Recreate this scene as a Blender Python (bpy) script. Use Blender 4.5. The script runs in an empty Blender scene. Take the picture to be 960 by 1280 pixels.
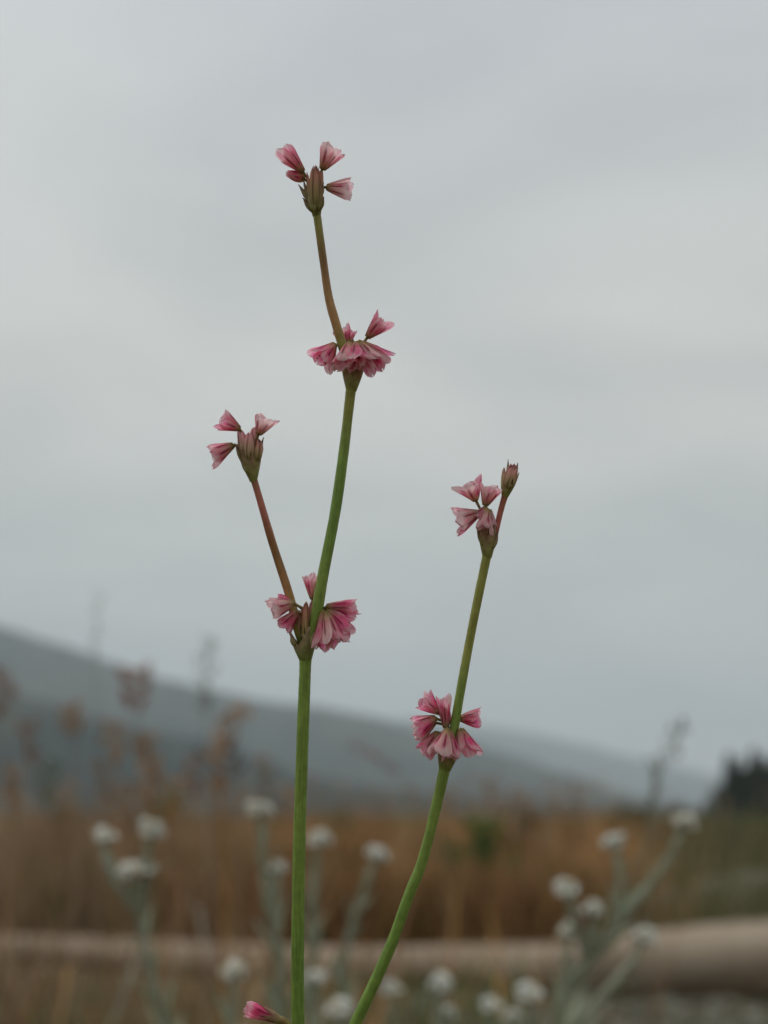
import bpy, math, random
import numpy as np
from mathutils import Vector, Matrix

sc = bpy.context.scene
COL = sc.collection
R = math.radians
rng = np.random.default_rng(7)
random.seed(7)

# ------------------------------------------------------------------ camera
FPX = 1508.0                 # focal length in pixels of the 960 x 1280 photograph
TILT = R(14.1)
CAM = Vector((0, 0, 0.38))
FOCUS = 0.130
FWD = Vector((0, math.cos(TILT), math.sin(TILT)))
UP = Vector((0, -math.sin(TILT), math.cos(TILT)))
RIGHT = Vector((1, 0, 0))
cd = bpy.data.cameras.new('camera')
cam = bpy.data.objects.new('camera', cd)
COL.objects.link(cam)
cam.location = CAM
cam.rotation_euler = (math.pi / 2 + TILT, 0, 0)
cd.sensor_fit = 'VERTICAL'
cd.sensor_height = 24.0
cd.sensor_width = 18.0
cd.lens = 24.0 * FPX / 1280.0
cd.clip_start = 0.005
cd.clip_end = 30000
cd.dof.use_dof = True
cd.dof.focus_distance = FOCUS
cd.dof.aperture_fstop = cd.lens / 2.5
cd.dof.aperture_blades = 7
sc.camera = cam

# ------------------------------------------------------------------ world / sun / exposure
SUN_EL, SUN_AZ = 66.0, 268.0          # high, behind a closed cloud deck
w = bpy.data.worlds.new('World')
sc.world = w
w.use_nodes = True
nt = w.node_tree
nt.nodes.clear()


def N(tree, t, **kw):
    n = tree.nodes.new(t)
    for k, v in kw.items():
        setattr(n, k, v)
    return n


def math_node(tree, op, a, b=None, clamp=False):
    n = tree.nodes.new('ShaderNodeMath')
    n.operation = op
    n.use_clamp = clamp
    for i, x in enumerate((a, b)):
        if x is None:
            continue
        if isinstance(x, (int, float)):
            n.inputs[i].default_value = x
        else:
            tree.links.new(x, n.inputs[i])
    return n.outputs[0]


def ramp(tree, fac, stops, interp='LINEAR'):
    n = tree.nodes.new('ShaderNodeValToRGB')
    n.color_ramp.interpolation = interp
    el = n.color_ramp.elements
    while len(el) < len(stops):
        el.new(0.5)
    for e, (p, c) in zip(el, stops):
        e.position = p
        e.color = (*c, 1) if len(c) == 3 else c
    tree.links.new(fac, n.inputs[0])
    return n.outputs[0]


def mixc(tree, fac, a, b, mode='MIX'):
    n = tree.nodes.new('ShaderNodeMix')
    n.data_type = 'RGBA'
    n.blend_type = mode
    for sock, x in ((n.inputs[0], fac), (n.inputs[6], a), (n.inputs[7], b)):
        if isinstance(x, (int, float)):
            sock.default_value = x
        elif isinstance(x, tuple):
            sock.default_value = (*x, 1)
        else:
            tree.links.new(x, sock)
    return n.outputs[2]


sky = N(nt, 'ShaderNodeTexSky', sky_type='NISHITA', sun_disc=False)
sky.sun_elevation = R(SUN_EL)
sky.sun_rotation = R(SUN_AZ)
tc = N(nt, 'ShaderNodeTexCoord')
sp = N(nt, 'ShaderNodeSeparateXYZ')
nt.links.new(tc.outputs['Generated'], sp.inputs[0])
zc = math_node(nt, 'MAXIMUM', sp.outputs[2], 0.0)
den = math_node(nt, 'ADD', zc, 0.30)
cx = math_node(nt, 'DIVIDE', sp.outputs[0], den)
cy = math_node(nt, 'DIVIDE', sp.outputs[1], den)
cmb = N(nt, 'ShaderNodeCombineXYZ')
nt.links.new(cx, cmb.inputs[0])
nt.links.new(cy, cmb.inputs[1])
mp = N(nt, 'ShaderNodeMapping')
mp.inputs['Location'].default_value = (2.5, 4.2, 0)
mp.inputs['Rotation'].default_value = (0, 0, R(-35))
mp.inputs['Scale'].default_value = (0.8, 1.25, 1)
nt.links.new(cmb.outputs[0], mp.inputs[0])
no = N(nt, 'ShaderNodeTexNoise')
no.inputs['Scale'].default_value = 1.35
no.inputs['Detail'].default_value = 3
no.inputs['Roughness'].default_value = 0.45
no.inputs['Distortion'].default_value = 0.35
nt.links.new(mp.outputs[0], no.inputs[0])
# cloud deck radiance in sky-texture units, a little brighter towards the zenith as overcast skies are
deck = ramp(nt, zc, [(0.0, (5.85, 5.85, 5.6)), (0.16, (6.65, 6.7, 6.4)), (0.36, (7.4, 7.45, 7.05)),
                     (0.62, (7.0, 7.25, 7.4)), (1.0, (7.8, 8.1, 8.2))])
no2 = N(nt, 'ShaderNodeTexNoise')
no2.inputs['Scale'].default_value = 3.3
no2.inputs['Detail'].default_value = 4
no2.inputs['Roughness'].default_value = 0.5
nt.links.new(mp.outputs[0], no2.inputs[0])
mass = math_node(nt, 'ADD', math_node(nt, 'MULTIPLY', no.outputs[0], 0.83), math_node(nt, 'MULTIPLY', no2.outputs[0], 0.17))
blot = ramp(nt, mass, [(0.34, (0.70, 0.715, 0.73)), (0.44, (0.86, 0.87, 0.875)), (0.54, (0.99, 0.99, 0.98)), (0.66, (1.14, 1.13, 1.11))], 'B_SPLINE')
deck = mixc(nt, 1.0, deck, blot, 'MULTIPLY')
full = mixc(nt, 0.94, sky.outputs[0], deck)
bg = N(nt, 'ShaderNodeBackground')
bg.inputs[1].default_value = 0.1
nt.links.new(full, bg.inputs[0])
wo = N(nt, 'ShaderNodeOutputWorld')
nt.links.new(bg.outputs[0], wo.inputs[0])

sl = bpy.data.lights.new('sun', 'SUN')
sl.energy = 1.5
sl.angle = R(40)
sl.color = (1.0, 0.97, 0.93)
sun = bpy.data.objects.new('sun', sl)
COL.objects.link(sun)
az = R(SUN_AZ)
sun_dir = Vector((math.sin(az) * math.cos(R(SUN_EL)), math.cos(az) * math.cos(R(SUN_EL)), math.sin(R(SUN_EL))))
sun.rotation_euler = sun_dir.to_track_quat('Z', 'Y').to_euler()
sun.location = (-4, -2, 8)

vs = sc.view_settings
vs.view_transform = 'Standard'
vs.look = 'None'
vs.gamma = 1
vs.use_curve_mapping = False
vs.exposure = 0.0
sc.render.engine = 'CYCLES'
cy_ = sc.cycles
cy_.use_denoising = True
cy_.max_bounces = 8
cy_.diffuse_bounces = 3
cy_.glossy_bounces = 2
cy_.transmission_bounces = 4
cy_.volume_bounces = 1
cy_.transparent_max_bounces = 8
cy_.sample_clamp_indirect = 4
cy_.caustics_reflective = False
cy_.caustics_refractive = False


# ------------------------------------------------------------------ helpers
def P(px, py, d):
    """point at optical depth d seen at pixel (px, py) of the photograph"""
    return CAM + FWD * d + RIGHT * ((px - 480) / FPX * d) + UP * ((640 - py) / FPX * d)


def PG(px, py, z=0.0):
    """point of the level ground seen at a pixel"""
    v = FWD + RIGHT * ((px - 480) / FPX) + UP * ((640 - py) / FPX)
    return CAM + v * ((z - CAM.z) / v.z)


def tagit(o, label=None, cat=None, group=None, kind=None):
    if label:
        o['label'] = label
    if cat:
        o['category'] = cat
    if group:
        o['group'] = group
    if kind:
        o['kind'] = kind
    return o


def empty(name, loc):
    o = bpy.data.objects.new(name, None)
    o.empty_display_size = 0.01
    o.location = loc
    COL.objects.link(o)
    return o


def mesh_obj(name, verts, faces, mat, parent=None, loc=None, cols=None, uvs=None, smooth=True, mats=None, midx=None):
    """verts in the coordinates of the parent (or world for a top-level mesh)"""
    me = bpy.data.meshes.new(name)
    me.from_pydata([tuple(v) for v in verts], [], [tuple(f) for f in faces])
    for m in (mats or [mat]):
        me.materials.append(m)
    if midx is not None:
        me.polygons.foreach_set('material_index', midx)
    if cols is not None:
        a = me.color_attributes.new('Col', 'FLOAT_COLOR', 'POINT')
        a.data.foreach_set('color', np.c_[np.asarray(cols, float), np.ones(len(verts))].ravel())
    if uvs is not None:
        ul = me.uv_layers.new(name='UVMap')
        li = np.empty(len(me.loops), int)
        me.loops.foreach_get('vertex_index', li)
        ul.data.foreach_set('uv', np.asarray(uvs, float)[li].ravel())
    if smooth:
        me.polygons.foreach_set('use_smooth', [True] * len(me.polygons))
    me.update()
    o = bpy.data.objects.new(name, me)
    COL.objects.link(o)
    if parent is not None:
        o.parent = parent
    if loc is not None:
        o.location = loc
    return o


def tri_mesh(name, V, F, mat, cols=None, smooth=False, parent=None):
    """fast triangle mesh from numpy arrays"""
    me = bpy.data.meshes.new(name)
    nv, nf = len(V), len(F)
    me.vertices.add(nv)
    me.vertices.foreach_set('co', np.asarray(V, np.float32).ravel())
    me.loops.add(nf * 3)
    me.loops.foreach_set('vertex_index', np.asarray(F, np.int32).ravel())
    me.polygons.add(nf)
    me.polygons.foreach_set('loop_start', np.arange(nf, dtype=np.int32) * 3)
    if smooth:
        me.polygons.foreach_set('use_smooth', np.ones(nf, bool))
    me.materials.append(mat)
    if cols is not None:
        a = me.color_attributes.new('Col', 'FLOAT_COLOR', 'POINT')
        a.data.foreach_set('color', np.c_[np.asarray(cols, np.float32), np.ones(nv, np.float32)].astype(np.float32).ravel())
    me.update(calc_edges=True)
    me.validate()
    o = bpy.data.objects.new(name, me)
    COL.objects.link(o)
    if parent is not None:
        o.parent = parent
    return o


def spline(pts, n):
    """Catmull-Rom through rows of pts (any width), n samples"""
    p = np.asarray(pts, float)
    if len(p) == 2:
        t = np.linspace(0, 1, n)[:, None]
        return p[0] * (1 - t) + p[1] * t
    q = np.vstack([2 * p[0] - p[1], p, 2 * p[-1] - p[-2]])
    out = []
    for s in np.linspace(0, len(p) - 1 - 1e-9, n):
        i = int(s)
        t = s - i
        a, b, c, d = q[i], q[i + 1], q[i + 2], q[i + 3]
        out.append(0.5 * (2 * b + (c - a) * t + (2 * a - 5 * b + 4 * c - d) * t * t + (3 * b - a - 3 * c + d) * t ** 3))
    return np.array(out)


def tube_data(pts, radii, n=None, sides=12, cols=None, wob=0.0, uneven=0.0):
    """smooth tapered tube; returns verts, faces, cols, uvs"""
    k = len(pts)
    n = n or 8 * (k - 1) + 1
    rows = np.c_[np.array([tuple(p) for p in pts]), np.asarray(radii, float)]
    if cols is not None:
        rows = np.c_[rows, np.asarray(cols, float)]
    s = spline(rows, n)
    c, r = s[:, :3], np.maximum(s[:, 3], 1e-6)
    if uneven:
        q_ = np.linspace(0, 1, n) * n * 0.33
        r = r * (1 + uneven * (np.sin(q_ + r[0] * 9e4) * 0.5 + np.sin(q_ * 2.3 + 1.7) * 0.3 + rng.normal(size=n) * 0.25))
    tan = np.gradient(c, axis=0)
    tan /= np.linalg.norm(tan, axis=1)[:, None] + 1e-12
    ref = np.array([0.13, 1.0, 0.07])
    if abs(tan[0] @ ref) / np.linalg.norm(ref) > 0.9:
        ref = np.array([1.0, 0.1, 0.2])
    V, U, C = [], [], []
    arc = np.r_[0, np.cumsum(np.linalg.norm(np.diff(c, axis=0), axis=1))]
    for i in range(n):
        a = np.cross(tan[i], ref)
        a /= np.linalg.norm(a)
        b = np.cross(tan[i], a)
        for j in range(sides):
            th = 2 * math.pi * j / sides
            rr = r[i] * (1 + wob * rng.normal())
            V.append(c[i] + rr * (math.cos(th) * a + math.sin(th) * b))
            U.append((j / sides, arc[i]))
            if cols is not None:
                C.append(np.clip(s[i, 4:7], 0, 1))
    F = []
    for i in range(n - 1):
        for j in range(sides):
            j2 = (j + 1) % sides
            F.append((i * sides + j, i * sides + j2, (i + 1) * sides + j2, (i + 1) * sides + j))
    F.append(tuple(range(sides))[::-1])
    F.append(tuple((n - 1) * sides + j for j in range(sides)))
    return V, F, (C if cols is not None else None), U


def sub(pts, o):
    o = np.array(tuple(o))
    return [np.array(tuple(p)) - o for p in pts]


def tube(name, pts, radii, mat, parent=None, cols=None, origin=None, **kw):
    V, F, C, U = tube_data(pts, radii, cols=cols, **kw)
    if origin is not None:
        V = sub(V, origin)
    return mesh_obj(name, V, F, mat, parent, cols=C, uvs=U)


# ------------------------------------------------------------------ materials
def new_mat(name, rough=0.6, spec=0.3):
    m = bpy.data.materials.new(name)
    m.use_nodes = True
    t = m.node_tree
    b = t.nodes['Principled BSDF']
    b.inputs['Roughness'].default_value = rough
    b.inputs['Specular IOR Level'].default_value = spec
    return m, t, b


def noise(t, scale, vec=None, detail=4, rough=0.55):
    n = t.nodes.new('ShaderNodeTexNoise')
    n.inputs['Scale'].default_value = scale
    n.inputs['Detail'].default_value = detail
    n.inputs['Roughness'].default_value = rough
    if vec is not None:
        t.links.new(vec, n.inputs[0])
    return n.outputs[0]


def obj_coord(t):
    return t.nodes.new('ShaderNodeTexCoord').outputs['Object']


def scale_vec(t, v, s):
    m = t.nodes.new('ShaderNodeMapping')
    m.inputs['Scale'].default_value = s
    t.links.new(v, m.inputs[0])
    return m.outputs[0]


def bump(t, b, h, strength, dist):
    n = t.nodes.new('ShaderNodeBump')
    n.inputs['Strength'].default_value = strength
    n.inputs['Distance'].default_value = dist
    t.links.new(h, n.inputs['Height'])
    t.links.new(n.outputs[0], b.inputs['Normal'])


def translucent(m, t, b, col, amt):
    tr = t.nodes.new('ShaderNodeBsdfTranslucent')
    mx = t.nodes.new('ShaderNodeMixShader')
    mx.inputs[0].default_value = amt
    if isinstance(col, tuple):
        tr.inputs[0].default_value = (*col, 1)
    else:
        t.links.new(col, tr.inputs[0])
    out = t.nodes['Material Output']
    t.links.new(b.outputs[0], mx.inputs[1])
    t.links.new(tr.outputs[0], mx.inputs[2])
    t.links.new(mx.outputs[0], out.inputs[0])


def vcol(t):
    a = t.nodes.new('ShaderNodeAttribute')
    a.attribute_name = 'Col'
    return a.outputs['Color']


# stem skin: pigment from the plant, fine length-wise streaks, faint waxy sheen
M_stem, t, b = new_mat('stem_skin', 0.48, 0.35)
uv = t.nodes.new('ShaderNodeTexCoord').outputs['UV']
st = noise(t, 1.0, scale_vec(t, uv, (22, 260, 1)), 4)
fl = noise(t, 900, obj_coord(t), 2)
v1 = ramp(t, st, [(0.3, (0.74, 0.76, 0.72)), (0.7, (1.22, 1.2, 1.25))])
v2 = ramp(t, fl, [(0.35, (0.88, 0.88, 0.88)), (0.65, (1.1, 1.1, 1.1))])
c = mixc(t, 1.0, mixc(t, 1.0, vcol(t), v1, 'MULTIPLY'), v2, 'MULTIPLY')
t.links.new(c, b.inputs['Base Color'])
bump(t, b, st, 0.25, 0.00006)
b.inputs['Subsurface Weight'].default_value = 0.0

# petals
M_tepal, t, b = new_mat('tepal', 0.62, 0.2)
uvn = t.nodes.new('ShaderNodeTexCoord').outputs['UV']
s = t.nodes.new('ShaderNodeSeparateXYZ')
t.links.new(uvn, s.inputs[0])
oi = t.nodes.new('ShaderNodeObjectInfo')
pk = t.nodes.new('ShaderNodeSeparateColor')
t.links.new(oi.outputs['Color'], pk.inputs[0])
u0 = math_node(t, 'SUBTRACT', s.outputs[0], 0.5)
uab = math_node(t, 'MULTIPLY', math_node(t, 'ABSOLUTE', u0), 2.0)
v = s.outputs[1]
cb = t.nodes.new('ShaderNodeCombineXYZ')
t.links.new(math_node(t, 'MULTIPLY', s.outputs[0], 2.2), cb.inputs[0])
t.links.new(math_node(t, 'MULTIPLY', v, 1.5), cb.inputs[1])
t.links.new(math_node(t, 'MULTIPLY', oi.outputs['Random'], 37.0), cb.inputs[2])
nz = noise(t, 1.7, cb.outputs[0], 4, 0.6)
vein_n = noise(t, 1.0, scale_vec(t, cb.outputs[0], (11, 0.6, 1)), 2)
pale = ramp(t, v, [(0.0, (0.40, 0.34, 0.12)), (0.14, (0.66, 0.52, 0.31)), (0.36, (0.90, 0.70, 0.63)), (0.8, (0.94, 0.76, 0.75)), (1.0, (0.95, 0.84, 0.83))])
pink = ramp(t, v, [(0.0, (0.42, 0.31, 0.12)), (0.16, (0.70, 0.38, 0.30)), (0.40, (0.92, 0.15, 0.36)), (0.8, (0.93, 0.17, 0.42)), (1.0, (0.93, 0.42, 0.57))])
f1 = math_node(t, 'ADD', math_node(t, 'MULTIPLY', math_node(t, 'SUBTRACT', nz, 0.53), 3.2), pk.outputs[0])
f1 = math_node(t, 'ADD', f1, math_node(t, 'MULTIPLY', math_node(t, 'SUBTRACT', oi.outputs['Random'], 0.5), 0.55), True)
c = mixc(t, f1, pale, pink)
# darker rose keel along the middle, and fine veins
vm = ramp(t, v, [(0.12, (0, 0, 0)), (0.28, (1, 1, 1)), (0.62, (1, 1, 1)), (0.8, (0, 0, 0))])
um = ramp(t, uab, [(0.05, (1, 1, 1)), (0.16, (0.4, 0.4, 0.4)), (0.42, (0, 0, 0))])
keel = mixc(t, 1.0, um, vm, 'MULTIPLY')
c = mixc(t, math_node(t, 'MULTIPLY', keel, 0.88), c, (0.30, 0.012, 0.07))
edge = math_node(t, 'MAXIMUM', ramp(t, uab, [(0.55, (0, 0, 0)), (1.0, (0.5, 0.5, 0.5))]), ramp(t, v, [(0.8, (0, 0, 0)), (1.0, (0.6, 0.6, 0.6))]))
vlow = ramp(t, v, [(0.3, (0, 0, 0)), (0.55, (1, 1, 1))])
c = mixc(t, math_node(t, 'MULTIPLY', edge, vlow), c, (0.92, 0.74, 0.77))
fv = ramp(t, vein_n, [(0.35, (0.90, 0.76, 0.80)), (0.6, (1.08, 1.06, 1.06))])
c = mixc(t, 1.0, c, fv, 'MULTIPLY')
t.links.new(c, b.inputs['Base Color'])
bump(t, b, vein_n, 0.35, 0.00008)
translucent(M_tepal, t, b, c, 0.62)

# buds
M_bud, t, b = new_mat('bud_skin', 0.55, 0.3)
uvn = t.nodes.new('ShaderNodeTexCoord').outputs['UV']
s = t.nodes.new('ShaderNodeSeparateXYZ')
t.links.new(uvn, s.inputs[0])
oi = t.nodes.new('ShaderNodeObjectInfo')
pk = t.nodes.new('ShaderNodeSeparateColor')
t.links.new(oi.outputs['Color'], pk.inputs[0])
ga = ramp(t, s.outputs[1], [(0.0, (0.28, 0.30, 0.10)), (0.45, (0.42, 0.29, 0.12)), (0.8, (0.54, 0.24, 0.14)), (1.0, (0.34, 0.14, 0.10))])
gb = ramp(t, s.outputs[1], [(0.0, (0.30, 0.28, 0.10)), (0.4, (0.68, 0.47, 0.34)), (0.75, (0.82, 0.42, 0.43)), (1.0, (0.84, 0.38, 0.46))])
c = mixc(t, pk.outputs[0], ga, gb)
u0 = math_node(t, 'MULTIPLY', math_node(t, 'ABSOLUTE', math_node(t, 'SUBTRACT', s.outputs[0], 0.5)), 2.0)
um = ramp(t, u0, [(0.04, (0.42, 0.36, 0.34)), (0.3, (1, 1, 1))])
c = mixc(t, 1.0, c, um, 'MULTIPLY')
t.links.new(c, b.inputs['Base Color'])
translucent(M_bud, t, b, c, 0.15)


def vcol_mat(name, rough=0.7, spec=0.2, nscale=300, lo=0.75, hi=1.25, transl=0.0, bumpd=0.0):
    m, t, b = new_mat(name, rough, spec)
    n = noise(t, nscale, obj_coord(t), 4)
    c = mixc(t, 1.0, vcol(t), ramp(t, n, [(0.3, (lo,) * 3), (0.7, (hi,) * 3)]), 'MULTIPLY')
    t.links.new(c, b.inputs['Base Color'])
    if bumpd:
        bump(t, b, n, 0.5, bumpd)
    if transl:
        translucent(m, t, b, c, transl)
    return m


M_cup = vcol_mat('involucre_skin', 0.55, 0.3, 1400, 0.72, 1.28, 0.12, 0.00006)
M_pedicel = vcol_mat('pedicel_skin', 0.5, 0.3, 1500, 0.85, 1.15, 0.2)
M_grass = vcol_mat('dry_grass_blade', 0.7, 0.2, 60, 0.8, 1.2, 0.25)
M_wool = vcol_mat('woolly_leaf', 0.9, 0.1, 500, 0.75, 1.2, 0.15)
M_fluff = vcol_mat('papery_bract', 0.8, 0.2, 900, 0.88, 1.1, 0.2)
M_seed = vcol_mat('seed_husk', 0.7, 0.2, 400, 0.75, 1.25, 0.2)
M_leafy = vcol_mat('green_leaf', 0.55, 0.3, 30, 0.75, 1.25, 0.3)
M_needle = vcol_mat('conifer_needles', 0.7, 0.2, 2.0, 0.7, 1.3, 0.1)
M_bark = vcol_mat('tree_bark', 0.9, 0.1, 8, 0.7, 1.3)
M_stone = vcol_mat('pebble', 0.85, 0.2, 60, 0.75, 1.25)

# ground: earth and dry litter near by, meadow tones farther off
M_ground, t, b = new_mat('ground_soil', 0.95, 0.1)
oc = obj_coord(t)
big = noise(t, 0.35, oc, 5)
fine = noise(t, 45, oc, 6, 0.65)
c1 = ramp(t, fine, [(0.3, (0.055, 0.036, 0.021)), (0.55, (0.13, 0.088, 0.05)), (0.75, (0.20, 0.15, 0.095))])
c2 = ramp(t, fine, [(0.3, (0.045, 0.045, 0.02)), (0.7, (0.15, 0.115, 0.055))])
c = mixc(t, ramp(t, big, [(0.4, (0, 0, 0)), (0.6, (1, 1, 1))]), c1, c2)
t.links.new(c, b.inputs['Base Color'])
bump(t, b, fine, 0.8, 0.012)

M_hill, t, b = new_mat('wooded_slope', 0.95, 0.05)
oc = obj_coord(t)
n1 = noise(t, 0.012, oc, 8, 0.7)
n2 = noise(t, 0.003, oc, 3)
c = mixc(t, ramp(t, n2, [(0.45, (0, 0, 0)), (0.62, (1, 1, 1))]),
         ramp(t, n1, [(0.35, (0.013, 0.022, 0.022)), (0.65, (0.036, 0.052, 0.046))]),
         ramp(t, n1, [(0.35, (0.028, 0.04, 0.034)), (0.65, (0.07, 0.08, 0.062))]))
t.links.new(c, b.inputs['Base Color'])

# driftwood: silvered, long grain, checks and stains
M_wood, t, b = new_mat('driftwood', 0.8, 0.2)
uvn = t.nodes.new('ShaderNodeTexCoord').outputs['UV']
g1 = noise(t, 1.0, scale_vec(t, uvn, (34, 3.2, 1)), 8, 0.6)
g2 = noise(t, 1.0, scale_vec(t, uvn, (4, 2.0, 1)), 4)
c = ramp(t, g1, [(0.28, (0.12, 0.088, 0.058)), (0.45, (0.28, 0.222, 0.16)), (0.7, (0.42, 0.35, 0.27))])
c = mixc(t, ramp(t, g2, [(0.42, (0, 0, 0)), (0.62, (0.6, 0.6, 0.6))]), c, (0.20, 0.135, 0.095))
t.links.new(c, b.inputs['Base Color'])
bump(t, b, g1, 0.6, 0.006)
M_grey_wood, t, b = new_mat('silvered_driftwood', 0.85, 0.15)
uvn = t.nodes.new('ShaderNodeTexCoord').outputs['UV']
g1 = noise(t, 1.0, scale_vec(t, uvn, (30, 2.6, 1)), 8, 0.6)
c = ramp(t, g1, [(0.28, (0.14, 0.12, 0.10)), (0.5, (0.30, 0.265, 0.225)), (0.72, (0.42, 0.38, 0.33))])
t.links.new(c, b.inputs['Base Color'])
bump(t, b, g1, 0.6, 0.006)

# ------------------------------------------------------------------ setting: ground and hills
g = mesh_obj('ground', [(-7600, -600, 0), (7600, -600, 0), (7600, 7800, 0), (-7600, 7800, 0)], [(0, 1, 2, 3)], M_ground, smooth=False)
tagit(g, 'dry brown meadow floor running out to the hills', kind='structure')


def fbm2(x, y, seed, octaves=5):
    r = np.random.default_rng(seed)
    out = np.zeros_like(x)
    amp, fr = 1.0, 1.0
    for _ in range(octaves):
        for _ in range(3):
            a, ph = r.uniform(0, 2 * math.pi), r.uniform(0, 2 * math.pi)
            out += amp / 3 * np.sin(fr * (math.cos(a) * x + math.sin(a) * y) + ph)
        amp *= 0.55
        fr *= 2.05
    return out


def hill(name, label, ridge, y_foot, y_ridge, y_back, seed, rough, nx=220, ny=44):
    """ridge: (pixel x, pixel y) of the skyline, standing at distance y_ridge"""
    rp = np.array(ridge, float)
    px = np.linspace(rp[0, 0], rp[-1, 0], nx)
    py = np.interp(px, rp[:, 0], rp[:, 1])
    k = np.ones(9) / 9
    py = np.convolve(np.r_[[py[0]] * 4, py, [py[-1]] * 4], k, 'valid')
    x = (px - 480) / FPX * y_ridge
    H = np.array([P(a, b_, 1.0).z - CAM.z for a, b_ in zip(px, py)]) / np.array([P(a, b_, 1.0).y for a, b_ in zip(px, py)]) * y_ridge
    H = np.maximum(H, 0)
    s = np.linspace(0, 2, 2 * ny + 1)
    V, F = [], []
    X, S = np.meshgrid(x, s)
    prof = np.where(S <= 1, np.sin(np.clip(S, 0, 1) * math.pi / 2) ** 1.25, np.cos((S - 1) * math.pi / 2) ** 1.1)
    Y = np.where(S <= 1, y_foot + (y_ridge - y_foot) * S, y_ridge + (y_back - y_ridge) * (S - 1))
    n = fbm2(X / 260, Y / 260, seed) * rough + fbm2(X / 34, Y / 34, seed + 1, 3) * 5
    Z = H[None, :] * prof + n * np.clip(prof * 1.2, 0, 1) * np.clip(H[None, :] / 60, 0, 1) * (1 - 0.5 * np.exp(-((S - 1) / 0.12) ** 2)) - 2 * (prof < 0.02)
    V = np.stack([X, Y, Z], -1).reshape(-1, 3)
    m = 2 * ny + 1
    i, j = np.meshgrid(np.arange(nx - 1), np.arange(m - 1))
    a = (j * nx + i).ravel()
    F = np.vstack([np.c_[a, a + 1, a + nx + 1], np.c_[a, a + nx + 1, a + nx]])
    o = tri_mesh(name, V, F, M_hill, smooth=True)
    tagit(o, label, kind='structure')
    return o


hill('hill', 'steep misty hillside falling away in a long slope',
     [(-900, 700), (-500, 690), (-200, 735), (0, 785), (100, 815), (200, 850), (300, 872), (400, 893), (470, 908), (560, 935), (680, 975), (800, 1010), (900, 1022)],
     1500, 2300, 3200, 3, 16)
hill('hill', 'pale rounded hill fading into the mist behind',
     [(100, 960), (300, 925), (430, 903), (520, 897), (590, 905), (660, 917), (740, 937), (820, 964), (890, 985), (1000, 1000), (1200, 990), (1500, 960), (2000, 950)],
     4300, 5600, 7300, 11, 26)
hill('hill', 'low dark wooded ridge along the foot of the hills',
     [(-900, 800), (-400, 820), (-100, 845), (0, 862), (90, 890), (200, 922), (300, 950), (400, 975), (500, 990), (640, 1003), (800, 1012), (950, 1018)],
     620, 950, 1350, 23, 7)

# ------------------------------------------------------------------ driftwood logs
def log(name, label, pts, radii, mat, sides=28, seed=1, knots=()):
    r = np.random.default_rng(seed)
    V, F, _, U = tube_data(pts, radii, n=64, sides=sides)
    V = np.array(V)
    n = 64
    cen = V.reshape(n, sides, 3).mean(1)
    d = V.reshape(n, sides, 3) - cen[:, None]
    ang = np.linspace(0, 2 * math.pi, sides, endpoint=False)
    s_ = np.linspace(0, 1, n)
    f = 1 + 0.05 * np.sin(3 * ang[None] + 5 * s_[:, None]) + 0.035 * np.sin(2 * ang[None] - 11 * s_[:, None] + 1) + 0.03 * np.sin(23 * s_[:, None] + ang[None])
    f += 0.015 * r.normal(size=(n, sides))
    endf = np.ones(n)
    endf[0], endf[1], endf[-1], endf[-2] = 0.72, 0.93, 0.7, 0.92
    for (ss, aa, hh) in knots:
        f += hh * np.exp(-((s_[:, None] - ss) / 0.03) ** 2) * np.exp(-((np.angle(np.exp(1j * (ang[None] - aa)))) / 0.45) ** 2)
    V = (cen[:, None] + d * f[..., None] * endf[:, None, None]).reshape(-1, 3)
    base = V[:, 2].min()
    org = Vector((float(cen[:, 0].mean()), float(cen[:, 1].mean()), 0))
    o = mesh_obj(name, V - np.array(org), F, mat, uvs=np.array(U) * [1, 1], loc=org)
    tagit(o, label, 'log', 'driftwood logs lying in the meadow')
    return o


def ground_log(pp, sink=0.008):
    """pp: list of (px, base_py, diameter)"""
    pts, rad = [], []
    for px, py, dia in pp:
        g_ = PG(px, py)
        g_.y += dia * 0.45
        g_.z = dia / 2 - sink
        pts.append(g_)
        rad.append(dia / 2)
    return pts, rad


a_, r_ = ground_log([(1240, 1262, 0.185), (1100, 1258, 0.178), (960, 1254, 0.168), (830, 1250, 0.148), (690, 1244, 0.112), (560, 1237, 0.096), (440, 1232, 0.088), (310, 1224, 0.082), (160, 1212, 0.078), (20, 1202, 0.074), (-140, 1194, 0.066)])
log1 = log('driftwood_log', 'thick smooth brown driftwood log tapering along the ground behind the cudweeds', a_, r_, M_wood, seed=5, knots=[(0.42, 1.2, 0.14), (0.63, 4.4, 0.12)])
a_, r_ = ground_log([(800, 1152, 0.09), (880, 1146, 0.13), (980, 1136, 0.16), (1120, 1126, 0.17)])
log2 = log('driftwood_log', 'pale silvered driftwood log lying farther off behind the thick brown log', a_, r_, M_grey_wood, seed=8, knots=[(0.35, 3.6, 0.3)])


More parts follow.
